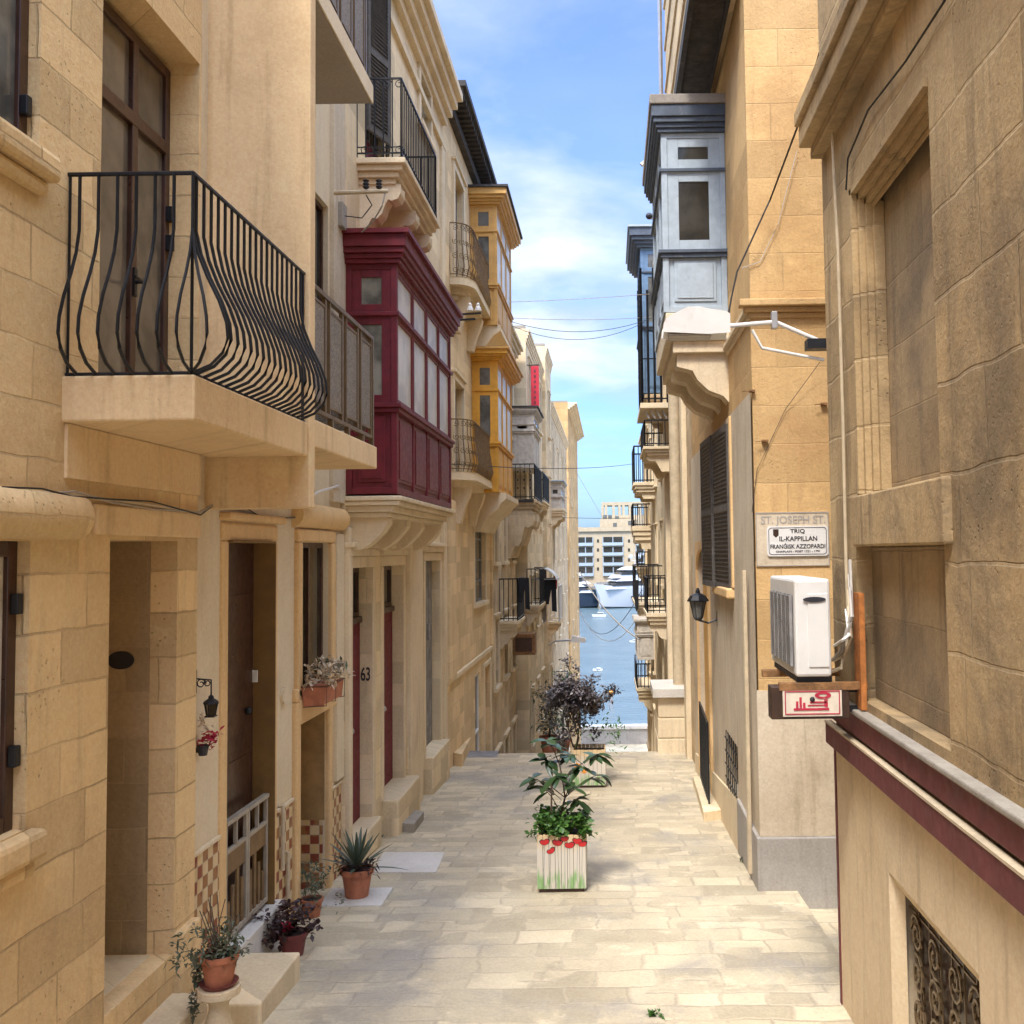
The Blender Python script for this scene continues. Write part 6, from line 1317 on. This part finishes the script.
def yacht(xb, Y, L, beam, hgt, label, dark=False, dirx=1, rot=0, decks=2):
    t = thing('motor_yacht', (xb, Y, -22), label, 'yacht', 'motor yachts moored across the water'); ca, sa = math.cos(rot), math.sin(rot)
    def tr(x, y, z): return (xb+dirx*(x*ca-y*sa), Y+x*sa+y*ca, -22+z)
    secs = [(0, .03, .80, .55), (.03, .22, .77, .0), (.12, .58, .72, -.02), (.35, .92, .66, -.05), (.7, 1.0, .60, -.05), (1.0, .9, .58, -.05)]; vs = []; n = 7
    for u, bw, top, bot in secs:
        zt_, zb_2 = hgt*top, hgt*bot*.9
        for w_, v in ((-1, 1), (-.93, .5), (-.7, .1), (0, 0), (.7, .1), (.93, .5), (1, 1)): vs.append(tr(u*L+(1-v)*L*.05*(1-u), w_*bw*beam/2, zb_2+(zt_-zb_2)*v))
    fs = [(i*n+k, i*n+k+1, (i+1)*n+k+1, (i+1)*n+k) for i in range(len(secs)-1) for k in range(n-1)]+[((i+1)*n, (i+1)*n+n-1, i*n+n-1, i*n) for i in range(len(secs)-1)]+[tuple((len(secs)-1)*n+k for k in range(n))]
    G().add(vs, fs).obj('hull', 'hulld' if dark else 'hull', t, smooth=True)
    z0 = hgt*.60; u0 = .10
    for k in range(decks):
        hk = hgt*.34; a, b = L*(u0+.10*k), L*(.95-.12*k); w_ = beam*(.42-.06*k); sl_ = hk*1.6
        def ring(za, zb_, ga, gb, ww): return [tr(ga, -ww, za), tr(b, -ww, za), tr(b, ww, za), tr(ga, ww, za), tr(gb, -ww*.92, zb_), tr(b, -ww*.92, zb_), tr(b, ww*.92, zb_), tr(gb, ww*.92, zb_)]
        F6 = [(0, 3, 2, 1), (4, 5, 6, 7), (0, 1, 5, 4), (1, 2, 6, 5), (2, 3, 7, 6), (3, 0, 4, 7)]
        G().add(ring(z0, z0+hk*.3, a, a+sl_*.3, w_), F6).obj('deckhouse', 'hull', t); G().add(ring(z0+hk*.3+.01, z0+hk*.72, a+sl_*.32, a+sl_*.75, w_*.99), F6).obj('window_band', 'glassd', t)
        G().add(ring(z0+hk*.72+.01, z0+hk, a+sl_*.6, a+sl_, w_*1.06), F6).obj('deck_roof', 'hull', t); z0 += hk
    G().add([tr(L*.10, -beam*.31, hgt*.42), tr(L*.30, -beam*.47, hgt*.40), tr(L*.30, -beam*.47, hgt*.46), tr(L*.10, -beam*.31, hgt*.48)], [(0, 1, 2, 3)]).obj('rub_rail', 'greycab', t) if False else None
    for k in range(5): q_ = tr(L*(.36+.09*k), -beam*.505, hgt*.34); G().box(q_[0]-.9, q_[0]+.9, q_[1]-.3, q_[1]+.1, q_[2]-.35, q_[2]+.35).obj('porthole', 'glassd', t)
    for k in range(4): q_ = tr(L*(.05+.03*k), 0, hgt*.76); G().box(q_[0]-.5, q_[0]+.5, q_[1]-1.2, q_[1]+1, q_[2], q_[2]+.8).obj('deck_fitting', 'greydoor', t)
    g = G(); m0 = tr(L*.45, 0, z0); g.tube([m0, (m0[0], m0[1], m0[2]+hgt*.5)], .18, 6, .05); g.tube([(m0[0]-1.5, m0[1], m0[2]+hgt*.2), (m0[0]+1.5, m0[1], m0[2]+hgt*.2)], .12, 5)
    g.obj('mast', 'hull', t)
    for k in (-1, 1): G().ball((m0[0]+1.6*k, m0[1], m0[2]+hgt*.32), .9, 8).obj('radar_dome', 'hull', t, smooth=True)
Yb = 400
p = hy(594.5, 600, Yb); yacht(p.x-.5, Yb, 42, 10, 12.5, 'large white motor yacht moored bow to the left across the water', rot=R(28), decks=2)
p = hy(560, 600, 405); yacht(hy(603, 600, 405).x, 408, 30, 8, 10, 'white yacht with dark hull moored behind at the left edge of the water', True, dirx=-1, rot=R(20), decks=3)
def smallboat(px, py, Y, L, label, name='small_boat'):
    p = hy(px, py, Y); t = thing(name, (p.x, Y, -22), label, 'boat', 'small boats on the water'); x, z = p.x, -22
    s_ = L/4.6
    G().prism([(x-L/2, z+.1), (x-L/2-.3*s_, z+.9*s_), (x+L/2, z+.8*s_), (x+L/2-.2*s_, z+.05)], 'y', Y-1, Y+1).obj('hull', 'hull', t); G().prism([(x-L*.25, z+.91*s_), (x-L*.12, z+1.6*s_), (x+L*.3, z+1.5*s_), (x+L*.32, z+.91*s_)], 'y', Y-.7, Y+.7).obj('cabin', 'hull', t)
    G().box(x-L*.2, x+L*.28, Y-.72, Y-.69, z+1.05*s_, z+1.35*s_).obj('window', 'glassd', t)
def seaY(py): v = ray(600, py); return v.y*(-22/v.z)
smallboat(599.5, 616, seaY(617), 4.6, 'small white moored launch in front of the big yacht'); smallboat(598, 671, seaY(671), 1.7, 'tiny white dinghy alone on open water')
smallboat(634, 643, seaY(643), 2.0, 'tiny white dinghy half hidden by the right balconies')
v = ray(611, 695); v = v*(-22/v.z); tbu = G().lathe((v.x, v.y, -22.1), [(.02, 0), (.32, .1), (.42, .4), (.3, .75), (.08, .9)], 12).obj('mooring_buoy', 'petalo', label='single orange mooring buoy floating on the blue water', cat='buoy', smooth=True)
